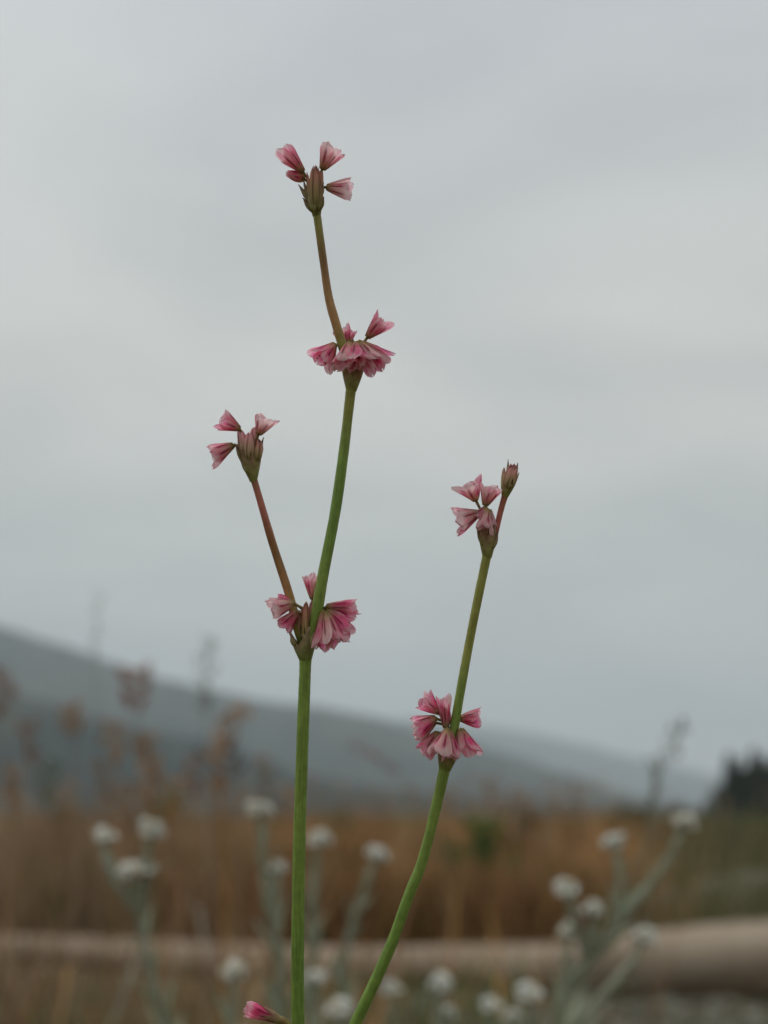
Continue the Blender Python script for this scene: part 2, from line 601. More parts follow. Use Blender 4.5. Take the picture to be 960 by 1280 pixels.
# ------------------------------------------------------------------ grass and gravel (uncountable)
def blades(x, y, h, wd, lean, cols, z0=0.0):
    """three-segment curved blades -> V, F, C"""
    n = len(x)
    az = rng.uniform(0, 2 * math.pi, n)
    lx, ly = np.cos(az) * lean * h, np.sin(az) * lean * h
    fa = rng.uniform(0, math.pi, n)
    wx, wy = np.cos(fa) * wd, np.sin(fa) * wd
    V = np.zeros((n, 7, 3))
    for k, (s_, ww) in enumerate(((0, 0.8), (0.4, 1.0), (0.75, 0.7))):
        bx, by, bz = x + lx * s_ ** 2, y + ly * s_ ** 2, z0 + h * s_ * (1 - 0.25 * lean * s_)
        V[:, 2 * k] = np.c_[bx - wx * ww / 2, by - wy * ww / 2, bz]
        V[:, 2 * k + 1] = np.c_[bx + wx * ww / 2, by + wy * ww / 2, bz]
    V[:, 6] = np.c_[x + lx, y + ly, z0 + h * (1 - 0.25 * lean)]
    V[:, :2, 2] -= 0.004
    T = np.array([(0, 1, 3), (0, 3, 2), (2, 3, 5), (2, 5, 4), (4, 5, 6)])
    F = (np.arange(n)[:, None, None] * 7 + T[None]).reshape(-1, 3)
    return V.reshape(-1, 3), F, np.repeat(cols, 7, axis=0)


def field(n, ymin, ymax, hmin, hmax, wd, lean, pal, keep, power=1.0, clump=None, side=0.42, tint=True):
    y = ymin * (ymax / ymin) ** (rng.uniform(0, 1, n) ** power)
    x = rng.uniform(-1, 1, n) * (side * y + 0.12)
    if clump:
        nc, sp = clump
        cy = ymin * (ymax / ymin) ** rng.uniform(0, 1, nc)
        cxx = rng.uniform(-1, 1, nc) * (side * cy + 0.12)
        id_ = rng.integers(0, nc, n)
        m = rng.uniform(0, 1, n) < 0.7
        x = np.where(m, cxx[id_] + rng.normal(size=n) * sp * cy[id_], x)
        y = np.where(m, np.maximum(cy[id_] + rng.normal(size=n) * sp * cy[id_], ymin * 0.9), y)
        ct = rng.integers(0, len(pal), nc)[id_]
        ci = np.where(m & (rng.uniform(0, 1, n) < 0.75), ct, rng.integers(0, len(pal), n))
    else:
        ci = rng.integers(0, len(pal), n)
    cm = np.where(m, np.exp(rng.normal(size=nc) * 0.42)[id_], 1.0) if clump else np.ones(n)
    k = keep(x, y)
    x, y, ci = x[k], y[k], ci[k]
    n = len(x)
    cols = np.array(pal)[ci] * rng.uniform(0.7, 1.25, (n, 1)) * np.clip(cm[k], 0.5, 1.7)[:, None]
    if tint:
        q = px_of(x, y)
        patch = np.sin(x * 5.1 / y ** 0.6 + 1.3 * np.sin(y * 2.1)) * np.sin(y * 1.9 + 2.2 * x / y ** 0.5)
        left = np.clip((400 - q) / 260, 0, 1)[:, None] * (0.75 + 0.25 * patch[:, None])
        cols = cols * (1 - left) + np.array((0.29, 0.205, 0.14)) * rng.uniform(0.5, 1.4, (n, 1)) * cm[k][:, None] * left
        right = np.clip((q - 740) / 120, 0, 1)[:, None]
        cols = cols * (1 - right) + np.array((0.19, 0.18, 0.09)) * rng.uniform(0.6, 1.2, (n, 1)) * right
        cols *= (0.85 + 0.3 * patch)[:, None]
    k1 = x / y * 14
    hp = np.sin(k1 * 1.0 + 2.1 * np.sin(y * 1.3)) + 0.8 * np.sin(k1 * 2.3 + 1.7 * y + 0.6) + 0.5 * np.sin(k1 * 5.1 - 3.1 * y)
    h = rng.uniform(hmin, hmax, n) * (0.84 + 0.13 * hp)
    if tint:
        cols *= (1 + 0.16 * hp)[:, None]
    return blades(x, y, h, wd * rng.uniform(0.6, 1.3, n) * (1 + 0.12 * y), lean * rng.uniform(0.3, 1.4, n), cols)


STRAW = [(0.42, 0.245, 0.10), (0.36, 0.18, 0.075), (0.46, 0.30, 0.145), (0.33, 0.15, 0.075), (0.25, 0.14, 0.078), (0.38, 0.23, 0.08)]
OLIVE = [(0.12, 0.15, 0.04), (0.16, 0.17, 0.05), (0.08, 0.12, 0.03)]

log1_xy = np.array([(v_.x, v_.y) for v_ in ground_log([(1240, 1262, .18), (960, 1254, .17), (690, 1244, .11), (440, 1232, .09), (310, 1224, .08), (160, 1212, .078), (20, 1202, .074), (-140, 1194, .066)])[0]])


def behind_log(x, y):
    yy = np.interp(x, log1_xy[::-1, 0], log1_xy[::-1, 1])
    return y - yy


def px_of(x, y):
    return 480 + x / y * FPX * 0.97


def keep_near(x, y):
    q = px_of(x, y)
    d = behind_log(x, y)
    pr = np.where(q < 360, 0.95, np.where(q < 560, 0.09, 0.01))
    pr = np.where((y < 0.75) & (np.abs(q - 480) < 700), pr * 0.25, pr)
    pr = np.where(q < 360, pr * 0.13, pr)
    return (rng.uniform(0, 1, len(x)) < pr) & (d < -0.14)


def keep_mid(x, y):
    q = px_of(x, y)
    d = behind_log(x, y)
    open_ = (q > 760) & (y < 9)
    return (d > 0.2) & (~open_ | (rng.uniform(0, 1, len(x)) < 0.07))


def keep_tall(x, y):
    q = px_of(x, y)
    d = behind_log(x, y)
    pr = np.where(d > 0.15, np.where(q < 330, 1.0, np.where(q < 720, 0.35, 0.12)), np.where(q < 340, 0.05, 0.006))
    return rng.uniform(0, 1, len(x)) < pr


parts = [field(7000, 0.7, 2.5, 0.18, 0.36, 0.0032, 0.45, STRAW, keep_near, clump=(90, 0.035)),
         field(9000, 1.0, 5.0, 0.33, 0.53, 0.0026, 0.35, STRAW, keep_tall, clump=(240, 0.014)),
         field(85000, 2.3, 9.0, 0.20, 0.40, 0.0034, 0.4, STRAW, keep_mid, clump=(420, 0.03)),
         field(5000, 4.0, 20.0, 0.36, 0.62, 0.003, 0.35, STRAW + OLIVE, keep_mid, clump=(140, 0.014)),
         field(60000, 8.0, 24.0, 0.22, 0.40, 0.0045, 0.35, STRAW + [(0.2, 0.18, 0.07)], keep_mid, clump=(600, 0.03)),
         field(50000, 22.0, 110.0, 0.20, 0.40, 0.0045, 0.35, [(0.15, 0.15, 0.06), (0.11, 0.13, 0.045), (0.22, 0.17, 0.075)], keep_mid, clump=(400, 0.05), tint=False)]
V, F, C, off = [], [], [], 0
for (v_, f_, c_) in parts:
    V.append(v_)
    F.append(f_ + off)
    C.append(c_)
    off += len(v_)
def plumes(n, ymin, ymax, hmin, hmax, keep, pal):
    """feathery seed heads on hair stalks, part of the grass"""
    y = ymin * (ymax / ymin) ** rng.uniform(0, 1, n)
    x = rng.uniform(-1, 1, n) * (0.42 * y + 0.12)
    k = keep(x, y)
    x, y = x[k], y[k]
    n = len(x)
    h = rng.uniform(hmin, hmax, n)
    ln = rng.uniform(0.035, 0.08, n)
    az = rng.uniform(0, 6.283, n)
    le = rng.uniform(0.05, 0.45, n)
    lx, ly = np.cos(az) * le, np.sin(az) * le
    base = np.array(pal)[rng.integers(0, len(pal), n)] * rng.uniform(0.7, 1.3, (n, 1))
    Vs, Fs, Cs = [], [], []
    m = 22
    for i in range(m):
        s_ = i / m
        r_ = ln * 0.16 * math.sin(math.pi * (0.12 + 0.8 * (1 - s_))) * rng.uniform(0.3, 1.2, n)
        a = rng.uniform(0, 6.283, n)
        c0 = np.c_[x + lx * ln * s_ ** 1.5, y + ly * ln * s_ ** 1.5, h - ln + ln * s_]
        out = np.c_[np.cos(a) * r_, np.sin(a) * r_, ln * 0.14]
        w_ = np.c_[-np.sin(a), np.cos(a), np.zeros(n)] * (0.0011 * (1 + 0.15 * y))[:, None]
        Vs += [c0, c0 + out * 0.6 + w_, c0 + out * 1.25, c0 + out * 0.6 - w_]
    st = np.c_[x - 0.0006, y, np.zeros(n)], np.c_[x + 0.0006, y, np.zeros(n)], np.c_[x, y, h - ln * 0.1]
    Vs += list(st)
    V_ = np.stack(Vs, 1)
    T = [(4 * i, 4 * i + 1, 4 * i + 2) for i in range(m)] + [(4 * i, 4 * i + 2, 4 * i + 3) for i in range(m)] + [(4 * m, 4 * m + 1, 4 * m + 2)]
    F_ = (np.arange(n)[:, None, None] * (4 * m + 3) + np.array(T)[None]).reshape(-1, 3)
    return V_.reshape(-1, 3), F_, np.repeat(base, 4 * m + 3, 0)


RUST = [(0.37, 0.21, 0.10), (0.32, 0.16, 0.09), (0.44, 0.30, 0.15), (0.26, 0.14, 0.09), (0.40, 0.29, 0.18)]
for pl_ in (plumes(2600, 1.6, 5.5, 0.28, 0.50, keep_tall, RUST), plumes(600, 3.0, 9.0, 0.30, 0.50, keep_mid, RUST), plumes(220, 0.9, 2.2, 0.22, 0.4, keep_near, RUST)):
    V.append(pl_[0])
    F.append(pl_[1] + off)
    C.append(pl_[2])
    off += len(pl_[0])
o = tri_mesh('dry_grass', np.vstack(V), np.vstack(F), M_grass, np.vstack(C))
tagit(o, 'tawny dry meadow grass filling the field', 'grass', kind='stuff')
parts = [field(2600, 0.8, 2.4, 0.05, 0.22, 0.004, 0.6, OLIVE, lambda x, y: (behind_log(x, y) < -0.14) & (px_of(x, y) < 640), tint=False),
         field(16000, 3, 60, 0.16, 0.40, 0.005, 0.5, OLIVE, keep_mid, clump=(60, 0.04), tint=False)]
V, F, C, off = [], [], [], 0
for (v_, f_, c_) in parts:
    V.append(v_)
    F.append(f_ + off)
    C.append(c_)
    off += len(v_)
o = tri_mesh('green_grass', np.vstack(V), np.vstack(F), M_leafy, np.vstack(C))
tagit(o, 'green grass growing in patches between the dry blades', 'grass', kind='stuff')

# pebbles
ico_v = np.array([(0, 0, 1), (0.894, 0, 0.447), (0.276, 0.851, 0.447), (-0.724, 0.526, 0.447), (-0.724, -0.526, 0.447), (0.276, -0.851, 0.447),
                  (0.724, 0.526, -0.447), (-0.276, 0.851, -0.447), (-0.894, 0, -0.447), (-0.276, -0.851, -0.447), (0.724, -0.526, -0.447), (0, 0, -1)])
ico_f = np.array([(0, 1, 2), (0, 2, 3), (0, 3, 4), (0, 4, 5), (0, 5, 1), (1, 6, 2), (2, 7, 3), (3, 8, 4), (4, 9, 5), (5, 10, 1),
                  (6, 7, 2), (7, 8, 3), (8, 9, 4), (9, 10, 5), (10, 6, 1), (11, 7, 6), (11, 8, 7), (11, 9, 8), (11, 10, 9), (11, 6, 10)])
n = 9000
py_ = rng.uniform(1.5, 8.5, n) ** 1.0
px_ = rng.uniform(-0.02, 0.46, n) * py_
d = behind_log(px_, py_)
q = px_of(px_, py_)
k = ((d < -0.1) & (q > 500)) | ((d > 0.15) & (q > 740))
px_, py_ = px_[k], py_[k]
n = len(px_)
sz = rng.uniform(0.006, 0.02, n)
ax = np.stack([sz * rng.uniform(0.8, 1.4, n), sz * rng.uniform(0.8, 1.4, n), sz * rng.uniform(0.4, 0.7, n)], -1)
V = ico_v[None] * ax[:, None] * rng.uniform(0.85, 1.15, (n, 12, 1))
V += np.stack([px_, py_, sz * 0.25], -1)[:, None]
F = (np.arange(n)[:, None, None] * 12 + ico_f[None]).reshape(-1, 3)
pc = np.array([(0.15, 0.15, 0.115), (0.11, 0.115, 0.085), (0.19, 0.18, 0.145), (0.14, 0.12, 0.085)])[rng.integers(0, 4, n)] * rng.uniform(0.7, 1.2, (n, 1))
o = tri_mesh('gravel', V.reshape(-1, 3), F, M_stone, np.repeat(pc, 12, 0), smooth=True)
tagit(o, 'grey river gravel strewn around the logs', 'gravel', kind='stuff')

# ------------------------------------------------------------------ far trees and shrubs
def leaf_cloud(cent, size, n, cols, aspect=0.5):
    """n small random leaf quads around given centres (k,3)"""
    c = cent
    a = rng.normal(size=(n, 3))
    a /= np.linalg.norm(a, axis=1)[:, None]
    b_ = np.cross(a, rng.normal(size=(n, 3)))
    b_ /= np.linalg.norm(b_, axis=1)[:, None]
    s_ = size * rng.uniform(0.6, 1.4, (n, 1))
    V = np.stack([c - a * s_, c + b_ * s_ * aspect, c + a * s_, c - b_ * s_ * aspect], 1)
    F = (np.arange(n)[:, None, None] * 4 + np.array([(0, 1, 2), (0, 2, 3)])[None]).reshape(-1, 3)
    return V.reshape(-1, 3), F, np.repeat(cols, 4, 0)


def conifer_proto(H, W, seed):
    r = np.random.default_rng(seed)
    n = 5200
    nb = 110
    bh = 0.12 + 0.88 * r.uniform(0, 1, nb) ** 0.85           # limb heights, 0..1
    ba = r.uniform(0, 2 * math.pi, nb)
    bl = (1 - bh) ** 0.8 * W * r.uniform(0.6, 1.15, nb) + 0.12
    i = r.integers(0, nb, n)
    s_ = r.uniform(0, 1, n) ** 0.7
    rad = bl[i] * s_
    zz = bh[i] * H - 0.22 * rad - 0.05 * rad ** 2 / W + r.normal(size=n) * 0.10 * (1 - 0.4 * bh[i])
    sw = r.normal(size=n) * 0.16 * rad
    x = np.cos(ba[i]) * rad - np.sin(ba[i]) * sw
    y = np.sin(ba[i]) * rad + np.cos(ba[i]) * sw
    cols = np.array([(0.03, 0.05, 0.028), (0.04, 0.062, 0.03), (0.022, 0.04, 0.024)])[r.integers(0, 3, n)] * r.uniform(0.7, 1.25, (n, 1))
    V, F, C = leaf_cloud(np.c_[x, y, zz], 0.24, n, cols, 0.4)
    root = empty('conifer_tree', (0, 0, 0))
    tri_mesh('crown', V, F, M_needle, C, parent=root)
    limbs = [tube_data([(0, 0, -0.1), (0.05, 0, H * 0.5), (0, 0.04, H * 0.97)], [0.2, 0.12, 0.015], sides=8,
                       cols=[(0.07, 0.05, 0.04)] * 3)]
    for k in range(0, nb, 4):
        tip = (math.cos(ba[k]) * bl[k] * 0.9, math.sin(ba[k]) * bl[k] * 0.9, bh[k] * H - 0.2 * bl[k])
        limbs.append(tube_data([(0, 0, bh[k] * H), (tip[0] * 0.5, tip[1] * 0.5, bh[k] * H - 0.05), tip], [0.04, 0.025, 0.008], n=4, sides=5,
                               cols=[(0.07, 0.05, 0.04)] * 3))
    V, F, C, off = [], [], [], 0
    for v_, f_, c_, _ in limbs:
        F += [tuple(q_ + off for q_ in f) for f in f_]
        V += list(v_)
        C += list(c_)
        off += len(v_)
    mesh_obj('trunk', V, F, M_bark, root, cols=C)
    return root


def copy_tree(o, parent=None):
    c = o.copy()
    COL.objects.link(c)
    c.parent = parent
    for ch in list(o.children):
        copy_tree(ch, c)
    return c


protos = [conifer_proto(10.5, 2.5, 31), conifer_proto(9.0, 2.8, 32), conifer_proto(11.5, 2.3, 33)]
used = set()
spots = [(884, 0.50, 190), (893, 0.66, 200), (903, 0.92, 185), (914, 0.98, 196), (924, 0.90, 182), (934, 1.03, 192), (944, 0.98, 186),
         (954, 1.06, 198), (964, 0.95, 184), (975, 1.02, 190), (988, 0.93, 200), (1004, 1.05, 188), (1022, 0.97, 195), (872, 0.36, 196), (898, 0.6, 176), (909, 0.8, 204), (919, 0.7, 174), (929, 0.85, 206), (939, 0.72, 175), (950, 0.85, 178), (959, 0.8, 205), (970, 0.8, 176)]
for i, (px, s_, dd) in enumerate(spots):
    k = i % 3
    t_ = protos[k] if k not in used else copy_tree(protos[k])
    used.add(k)
    t_.location = ((px - 480) / FPX * dd, dd, 0)
    t_.rotation_euler.z = rng.uniform(0, 6.28)
    t_.scale = (s_ * 1.35, s_ * 1.35, s_ * 0.88)
    tagit(t_, 'dark conifer crowded into the far grove at the meadow edge', 'tree', 'conifers of the far grove')


def shrub(px, dd, H, W, pal, label, n=1500):
    cx_ = (px - 480) / FPX * dd
    root = empty('shrub', (cx_, dd, 0))
    nb = 26
    tips, st_ = [], []
    for _ in range(nb):
        a = rng.uniform(0, 6.28)
        rr = W / 2 * rng.uniform(0.1, 1)
        tip = np.array((math.cos(a) * rr, math.sin(a) * rr, H * rng.uniform(0.45, 1) * (1 - 0.35 * (rr / (W / 2)) ** 2)))
        tips.append(tip)
        st_.append(tube_data([(0.02 * math.cos(a), 0.02 * math.sin(a), -0.02), tip * (0.45, 0.45, 0.6), tip], [0.008, 0.006, 0.002], n=5, sides=5,
                             cols=[(0.09, 0.07, 0.05)] * 3))
    tips = np.array(tips)
    i = rng.integers(0, nb, n)
    s_ = rng.uniform(0.35, 1.05, (n, 1))
    c = tips[i] * np.c_[s_, s_, s_ ** 0.7] + rng.normal(size=(n, 3)) * 0.05 * W
    c[:, 2] = np.maximum(c[:, 2], 0.03)
    cols = np.array(pal)[rng.integers(0, len(pal), n)] * rng.uniform(0.7, 1.3, (n, 1))
    V, F, C = leaf_cloud(c, 0.035 * W ** 0.5, n, cols, 0.45)
    tri_mesh('foliage', V, F, M_leafy, C, parent=root)
    V, F, C, off = [], [], [], 0
    for v_, f_, c_, _ in st_:
        F += [tuple(q_ + off for q_ in f) for f in f_]
        V += list(v_)
        C += list(c_)
        off += len(v_)
    mesh_obj('branches', V, F, M_bark, root, cols=C)
    tagit(root, label, 'shrub', 'shrubs scattered over the meadow')
    return root


GR = [(0.09, 0.17, 0.035), (0.13, 0.21, 0.05), (0.07, 0.12, 0.03)]
DK = [(0.035, 0.055, 0.022), (0.05, 0.075, 0.03), (0.03, 0.045, 0.02)]
OL = [(0.12, 0.135, 0.05), (0.09, 0.11, 0.035), (0.15, 0.15, 0.06)]
shrub(604, 3.6, 0.39, 0.26, GR, 'small fresh green shrub among the tawny grass')
shrub(648, 5.0, 0.40, 0.22, DK, 'small dark green shrub beside the fresh green one')
shrub(782, 16, 0.52, 0.9, DK, 'dark rounded shrub standing in front of the misty valley')
shrub(836, 32, 0.75, 0.9, DK, 'dark upright shrub near the cudweed with five heads')
shrub(930, 20, 0.36, 1.5, OL, 'wide low olive shrub below the conifer grove', 2400)
shrub(1000, 24, 0.6, 1.0, DK, 'dark low shrub at the foot of the conifers')
shrub(430, 8, 0.43, 0.5, OL, 'olive shrub rising behind the leaning cudweed')
shrub(215, 12, 0.65, 0.55, GR, 'tall loose green shrub behind the orange grass stalks')
shrub(95, 9, 0.5, 0.3, OL, 'thin olive shrub at the foot of the dark ridge')


# ------------------------------------------------------------------ tall single grass stalks
def stalk(label, path, d, head_len, head_w, col, stemcol, n_sp=46, stem_r=0.0009, spread=1.0, sp_size=1.0, group='tall grass stalks above the meadow'):
    """path: pixels from tip downwards at depth d; head over the first head_len pixels"""
    k = d / FPX
    pts = [P(x, y, d) for x, y in path]
    low = pts[-1]
    foot = Vector((low.x + rng.normal() * 0.01, low.y + rng.normal() * 0.02, -0.004))
    pts = pts + [(low + foot) * 0.5 + Vector((0.004, 0.003, 0)), foot]
    root = empty('grass_stalk', (foot.x, foot.y, 0))
    org = root.location
    c = spline(np.array([tuple(p) for p in pts]), 80)
    rad = np.linspace(0.35, 1.0, len(pts)) * stem_r
    tube('stem', pts, rad, M_seed, root, cols=[stemcol] * len(pts), origin=org, sides=6, n=40)
    seg = np.linalg.norm(np.diff(c, axis=0), axis=1)
    arc = np.r_[0, np.cumsum(seg)]
    L = head_len * k
    W = head_w * k
    V, F, C, off = [], [], [], 0
    n_sp = max(12, int(n_sp * 0.65))
    for i in range(n_sp):
        s_ = L * (i + rng.uniform(0, 1)) / n_sp
        p = np.array([np.interp(s_, arc, c[:, j]) for j in range(3)])
        q_ = np.array([np.interp(min(s_ + 0.004, arc[-1]), arc, c[:, j]) for j in range(3)])
        up = p - q_
        up /= np.linalg.norm(up) + 1e-9
        out = np.cross(up, rng.normal(size=3))
        out /= np.linalg.norm(out)
        tt = s_ / L
        env = (math.sin(math.pi * min(1, (0.12 + 0.88 * tt)) ** 0.9)) ** 0.6 * spread
        dist = W / 2 * env * rng.uniform(0.1, 0.75)
        dr = up * 0.75 + out * (0.35 + 0.5 * spread)
        dr /= np.linalg.norm(dr)
        ln = W * 0.42 * rng.uniform(0.7, 1.2) * sp_size
        wd = ln * 0.2
        cpt = p + out * dist + up * dist * 0.5
        side = np.cross(dr, rng.normal(size=3))
        side /= np.linalg.norm(side)
        s2 = np.cross(dr, side)
        # spikelet: a slim six-vertex spindle on a hair stalk
        V += [p, cpt - dr * ln * 0.1, cpt + dr * ln * 0.35 + side * wd, cpt + dr * ln * 0.35 - side * wd * 0.5 + s2 * wd * 0.87,
              cpt + dr * ln * 0.35 - side * wd * 0.5 - s2 * wd * 0.87, cpt + dr * ln, p + side * 0.00025]
        F += [(off + a, off + b_, off + e) for a, b_, e in ((1, 2, 3), (1, 3, 4), (1, 4, 2), (5, 3, 2), (5, 4, 3), (5, 2, 4), (0, 1, 6))]
        cc = np.array(col) * rng.uniform(0.7, 1.3)
        C += [cc] * 7
        off += 7
    mesh_obj('seed_head', sub(V, org), F, M_seed, root, cols=C, smooth=False)
    # two narrow leaves low on the stem
    for s_ in (0.55, 0.75):
        p = np.array([np.interp(arc[-1] * s_, arc, c[:, j]) for j in range(3)])
        a = rng.uniform(0, 6.28)
        o_ = np.array((math.cos(a), math.sin(a), 0))
        wv = np.array((-math.sin(a), math.cos(a), 0)) * 0.0018
        Lf = rng.uniform(0.06, 0.11)
        q0, q1, q2 = p, p + o_ * Lf * 0.35 + (0, 0, Lf * 0.6), p + o_ * Lf * 0.9 + (0, 0, Lf * 0.65)
        mesh_obj('leaf', sub([q0 - wv * .5, q0 + wv * .5, q1 - wv, q1 + wv, q2], org), [(0, 1, 3, 2), (2, 3, 4)], M_grass, root, cols=[np.array(stemcol) * 1.1] * 5)
    tagit(root, label, 'grass stalk', group)
    return root


RED, ORG, TAN, GRY, GRN = (0.30, 0.14, 0.09), (0.42, 0.22, 0.08), (0.33, 0.23, 0.15), (0.25, 0.225, 0.175), (0.12, 0.15, 0.06)
STR = (0.33, 0.20, 0.08)
stalk('russet stalk with a broad wedge-shaped head, widest of the tall stalks', [(168, 842), (171, 890), (177, 960), (182, 1100)], 0.95, 50, 46, (0.30, 0.13, 0.08), (0.28, 0.2, 0.12), 40, 0.0007)
stalk('slim grey stalk with a narrow upright head against the pale sky', [(259, 800), (257, 850), (256, 900), (262, 1040)], 1.1, 95, 26, GRY, GRY, 60)
stalk('arched orange stalk whose tip nods over beside the cudweed', [(306, 884), (284, 908), (272, 945), (276, 1000), (282, 1090)], 0.85, 120, 34, ORG, ORG, 80, 0.0016)
stalk('dark brown stalk tucked against the arched orange one', [(291, 930), (294, 965), (297, 1020), (300, 1100)], 1.0, 45, 30, (0.12, 0.06, 0.05), TAN, 40)
stalk('straight orange stalk with a dense tapering head', [(184, 922), (188, 970), (194, 1030), (200, 1120)], 0.9, 90, 34, ORG, STR, 80, 0.0014)
stalk('short orange-headed stalk in front of the dark ridge', [(88, 884), (91, 915), (96, 1000), (100, 1100)], 1.05, 36, 32, ORG, TAN, 40)
stalk('reddish stalk with a drooping plume above the dark ridge', [(2, 838), (4, 880), (10, 960), (14, 1080)], 0.95, 60, 34, RED, TAN, 50)
stalk('hair-thin wispy stalk reaching highest into the sky', [(126, 738), (121, 780), (119, 830), (124, 980)], 0.8, 90, 22, GRY, (0.2, 0.19, 0.15), 16, 0.0004)
stalk('grey-brown stalk leaning over the cudweed with five heads', [(858, 905), (838, 938), (822, 972), (812, 1040), (806, 1110)], 0.75, 75, 28, GRY, GRY, 44, 0.0008)
stalk('grey-green stalk standing upright through the cudweed with five heads', [(818, 955), (815, 1000), (808, 1060), (790, 1140)], 0.6, 60, 22, GRN, GRY, 36, 0.0012)
stalk('faint russet stalk bent far over beneath the buckwheat flowers', [(440, 932), (478, 952), (514, 982), (540, 1030), (560, 1110)], 1.0, 70, 24, RED, TAN, 34, 0.0008)
FA = 'faint buff stalk with a loose head leaning before the misty hill'
for (x, y, dx, dd) in ((604, 972, 10, 1.15), (642, 990, 4, 1.2), (738, 978, -22, 1.1), (690, 1000, -6, 1.3), (560, 985, 8, 1.3)):
    stalk(FA, [(x, y), (x + dx, y + 40), (x + dx * 1.6, y + 90), (x + dx * 1.8, y + 150)], dd, 60, 26, TAN, STR, 36, 0.0008, group='faint stalks before the misty hill')
NM = {RED: 'russet', ORG: 'orange', TAN: 'buff', GRN: 'greenish'}
for (x, y, dx, dd, cc) in ((34, 905, 6, 1.1, RED), (140, 905, 5, 1.2, ORG), (245, 940, -4, 1.2, RED), (60, 955, 3, 1.0, GRN), (128, 955, 6, 0.95, TAN),
                           (222, 975, -5, 1.0, ORG), (330, 950, 6, 1.3, TAN), (15, 960, 4, 1.0, ORG), (360, 985, -4, 1.2, ORG), (160, 985, 3, 1.0, TAN)):
    stalk(f'{NM[cc]} stalk with a fluffy head among the tall grass below the dark ridge', [(x, y), (x + dx, y + 40), (x + dx * 1.6, y + 90), (x + dx * 1.8, y + 150)], dd, 56, 30, cc, STR, 44, 0.001, group='tawny stalks below the dark ridge')

# ------------------------------------------------------------------ cudweeds (white woolly heads, out of focus)
WOOL = (0.34, 0.36, 0.27)


def capitulum_cluster(seed, W):
    """dome of small papery flower heads, tips white, bases grey-green"""
    r = np.random.default_rng(seed)
    V, F, C, off = [], [], [], 0
    spots_ = [(0, 0)] + [(0.48, k * 6.283 / 5 + 0.3) for k in range(5)] + [(0.9, k * 6.283 / 8) for k in range(8)]
    for (rr, a) in spots_:
        if rr > 0.3 and r.uniform() < 0.2:
            continue
        a += r.normal() * 0.15
        rr = rr * r.uniform(0.9, 1.1)
        tilt = rr * 1.5
        ax = np.array((math.cos(a) * math.sin(tilt), math.sin(a) * math.sin(tilt), math.cos(tilt)))
        root = np.array((0, 0, -0.16 * W))
        cen = root + ax * W * 0.36 * r.uniform(0.7, 1.25)
        e1 = np.cross(ax, (0.3, 0.5, 0.8)); e1 /= np.linalg.norm(e1)
        e2 = np.cross(ax, e1)
        rad = 0.15 * W * r.uniform(0.8, 1.2)
        tone = np.array((1, 1, 1)) if r.uniform() < 0.75 else np.array((0.72, 0.64, 0.5))
        prof = [(-1.5, 0.15), (-0.9, 0.75), (-0.2, 1.0), (0.5, 0.95), (0.95, 0.7), (0.8, 0.3), (0.95, 0.02)]
        ns = 9
        for (h, q_) in prof:
            for j in range(ns):
                th = 6.283 * j / ns
                jag = 1 + (0.16 if j % 2 else -0.1) * (h > 0.2)
                V.append(cen + ax * rad * h * (jag if h > 0.4 else 1) + (e1 * math.cos(th) + e2 * math.sin(th)) * rad * q_ * (jag if h > 0 else 1))
                f = np.clip((h + 0.9) / 1.1, 0, 1)
                col = np.array((0.26, 0.30, 0.21)) * (1 - f) + np.array((0.78, 0.79, 0.75)) * f * tone
                if h > 0.78 and q_ < 0.4:
                    col = np.array((0.62, 0.56, 0.40))
                C.append(col)
        for i in range(len(prof) - 1):
            for j in range(ns):
                j2 = (j + 1) % ns
                F.append((off + i * ns + j, off + i * ns + j2, off + (i + 1) * ns + j2, off + (i + 1) * ns + j))
        off += ns * len(prof)
    me = bpy.data.meshes.new('flower_head')
    me.from_pydata([tuple(v_) for v_ in V], [], F)
    a_ = me.color_attributes.new('Col', 'FLOAT_COLOR', 'POINT')
    a_.data.foreach_set('color', np.c_[np.array(C), np.ones(len(V))].ravel())
    me.materials.append(M_fluff)
    me.update()
    return me


HEADS = [capitulum_cluster(50 + i, 1.0) for i in range(8)]


def wool_leaf_mesh(seed):
    r = np.random.default_rng(seed)
    V, C, U = [], [], []
    nv = 7
    for i in range(nv):
        s_ = i / (nv - 1)
        ww = 0.10 * math.sin(math.pi * (0.1 + 0.9 * s_) ** 0.8) ** 0.8 + 0.004
        y = 0.12 * s_ + 0.22 * s_ ** 2
        for uu in (-1, -0.4, 0.4, 1):
            V.append((uu * ww, y * 1.25 + 0.03 * abs(uu) - 0.02 * math.sin(7 * s_ + uu), s_))
            C.append(np.array((0.33, 0.36, 0.26)) * (1.0 + 0.15 * (abs(uu) < 0.5)) * r.uniform(0.9, 1.1))
    F = [(i * 4 + j, i * 4 + j + 1, (i + 1) * 4 + j + 1, (i + 1) * 4 + j) for i in range(nv - 1) for j in range(3)]
    me = bpy.data.meshes.new('leaf')
    me.from_pydata(V, [], F)
    a_ = me.color_attributes.new('Col', 'FLOAT_COLOR', 'POINT')
    a_.data.foreach_set('color', np.c_[np.array(C), np.ones(len(V))].ravel())
    me.materials.append(M_wool)
    me.polygons.foreach_set('use_smooth', [True] * len(F))
    me.update()
    return me


LEAVES = [wool_leaf_mesh(70 + i) for i in range(3)]


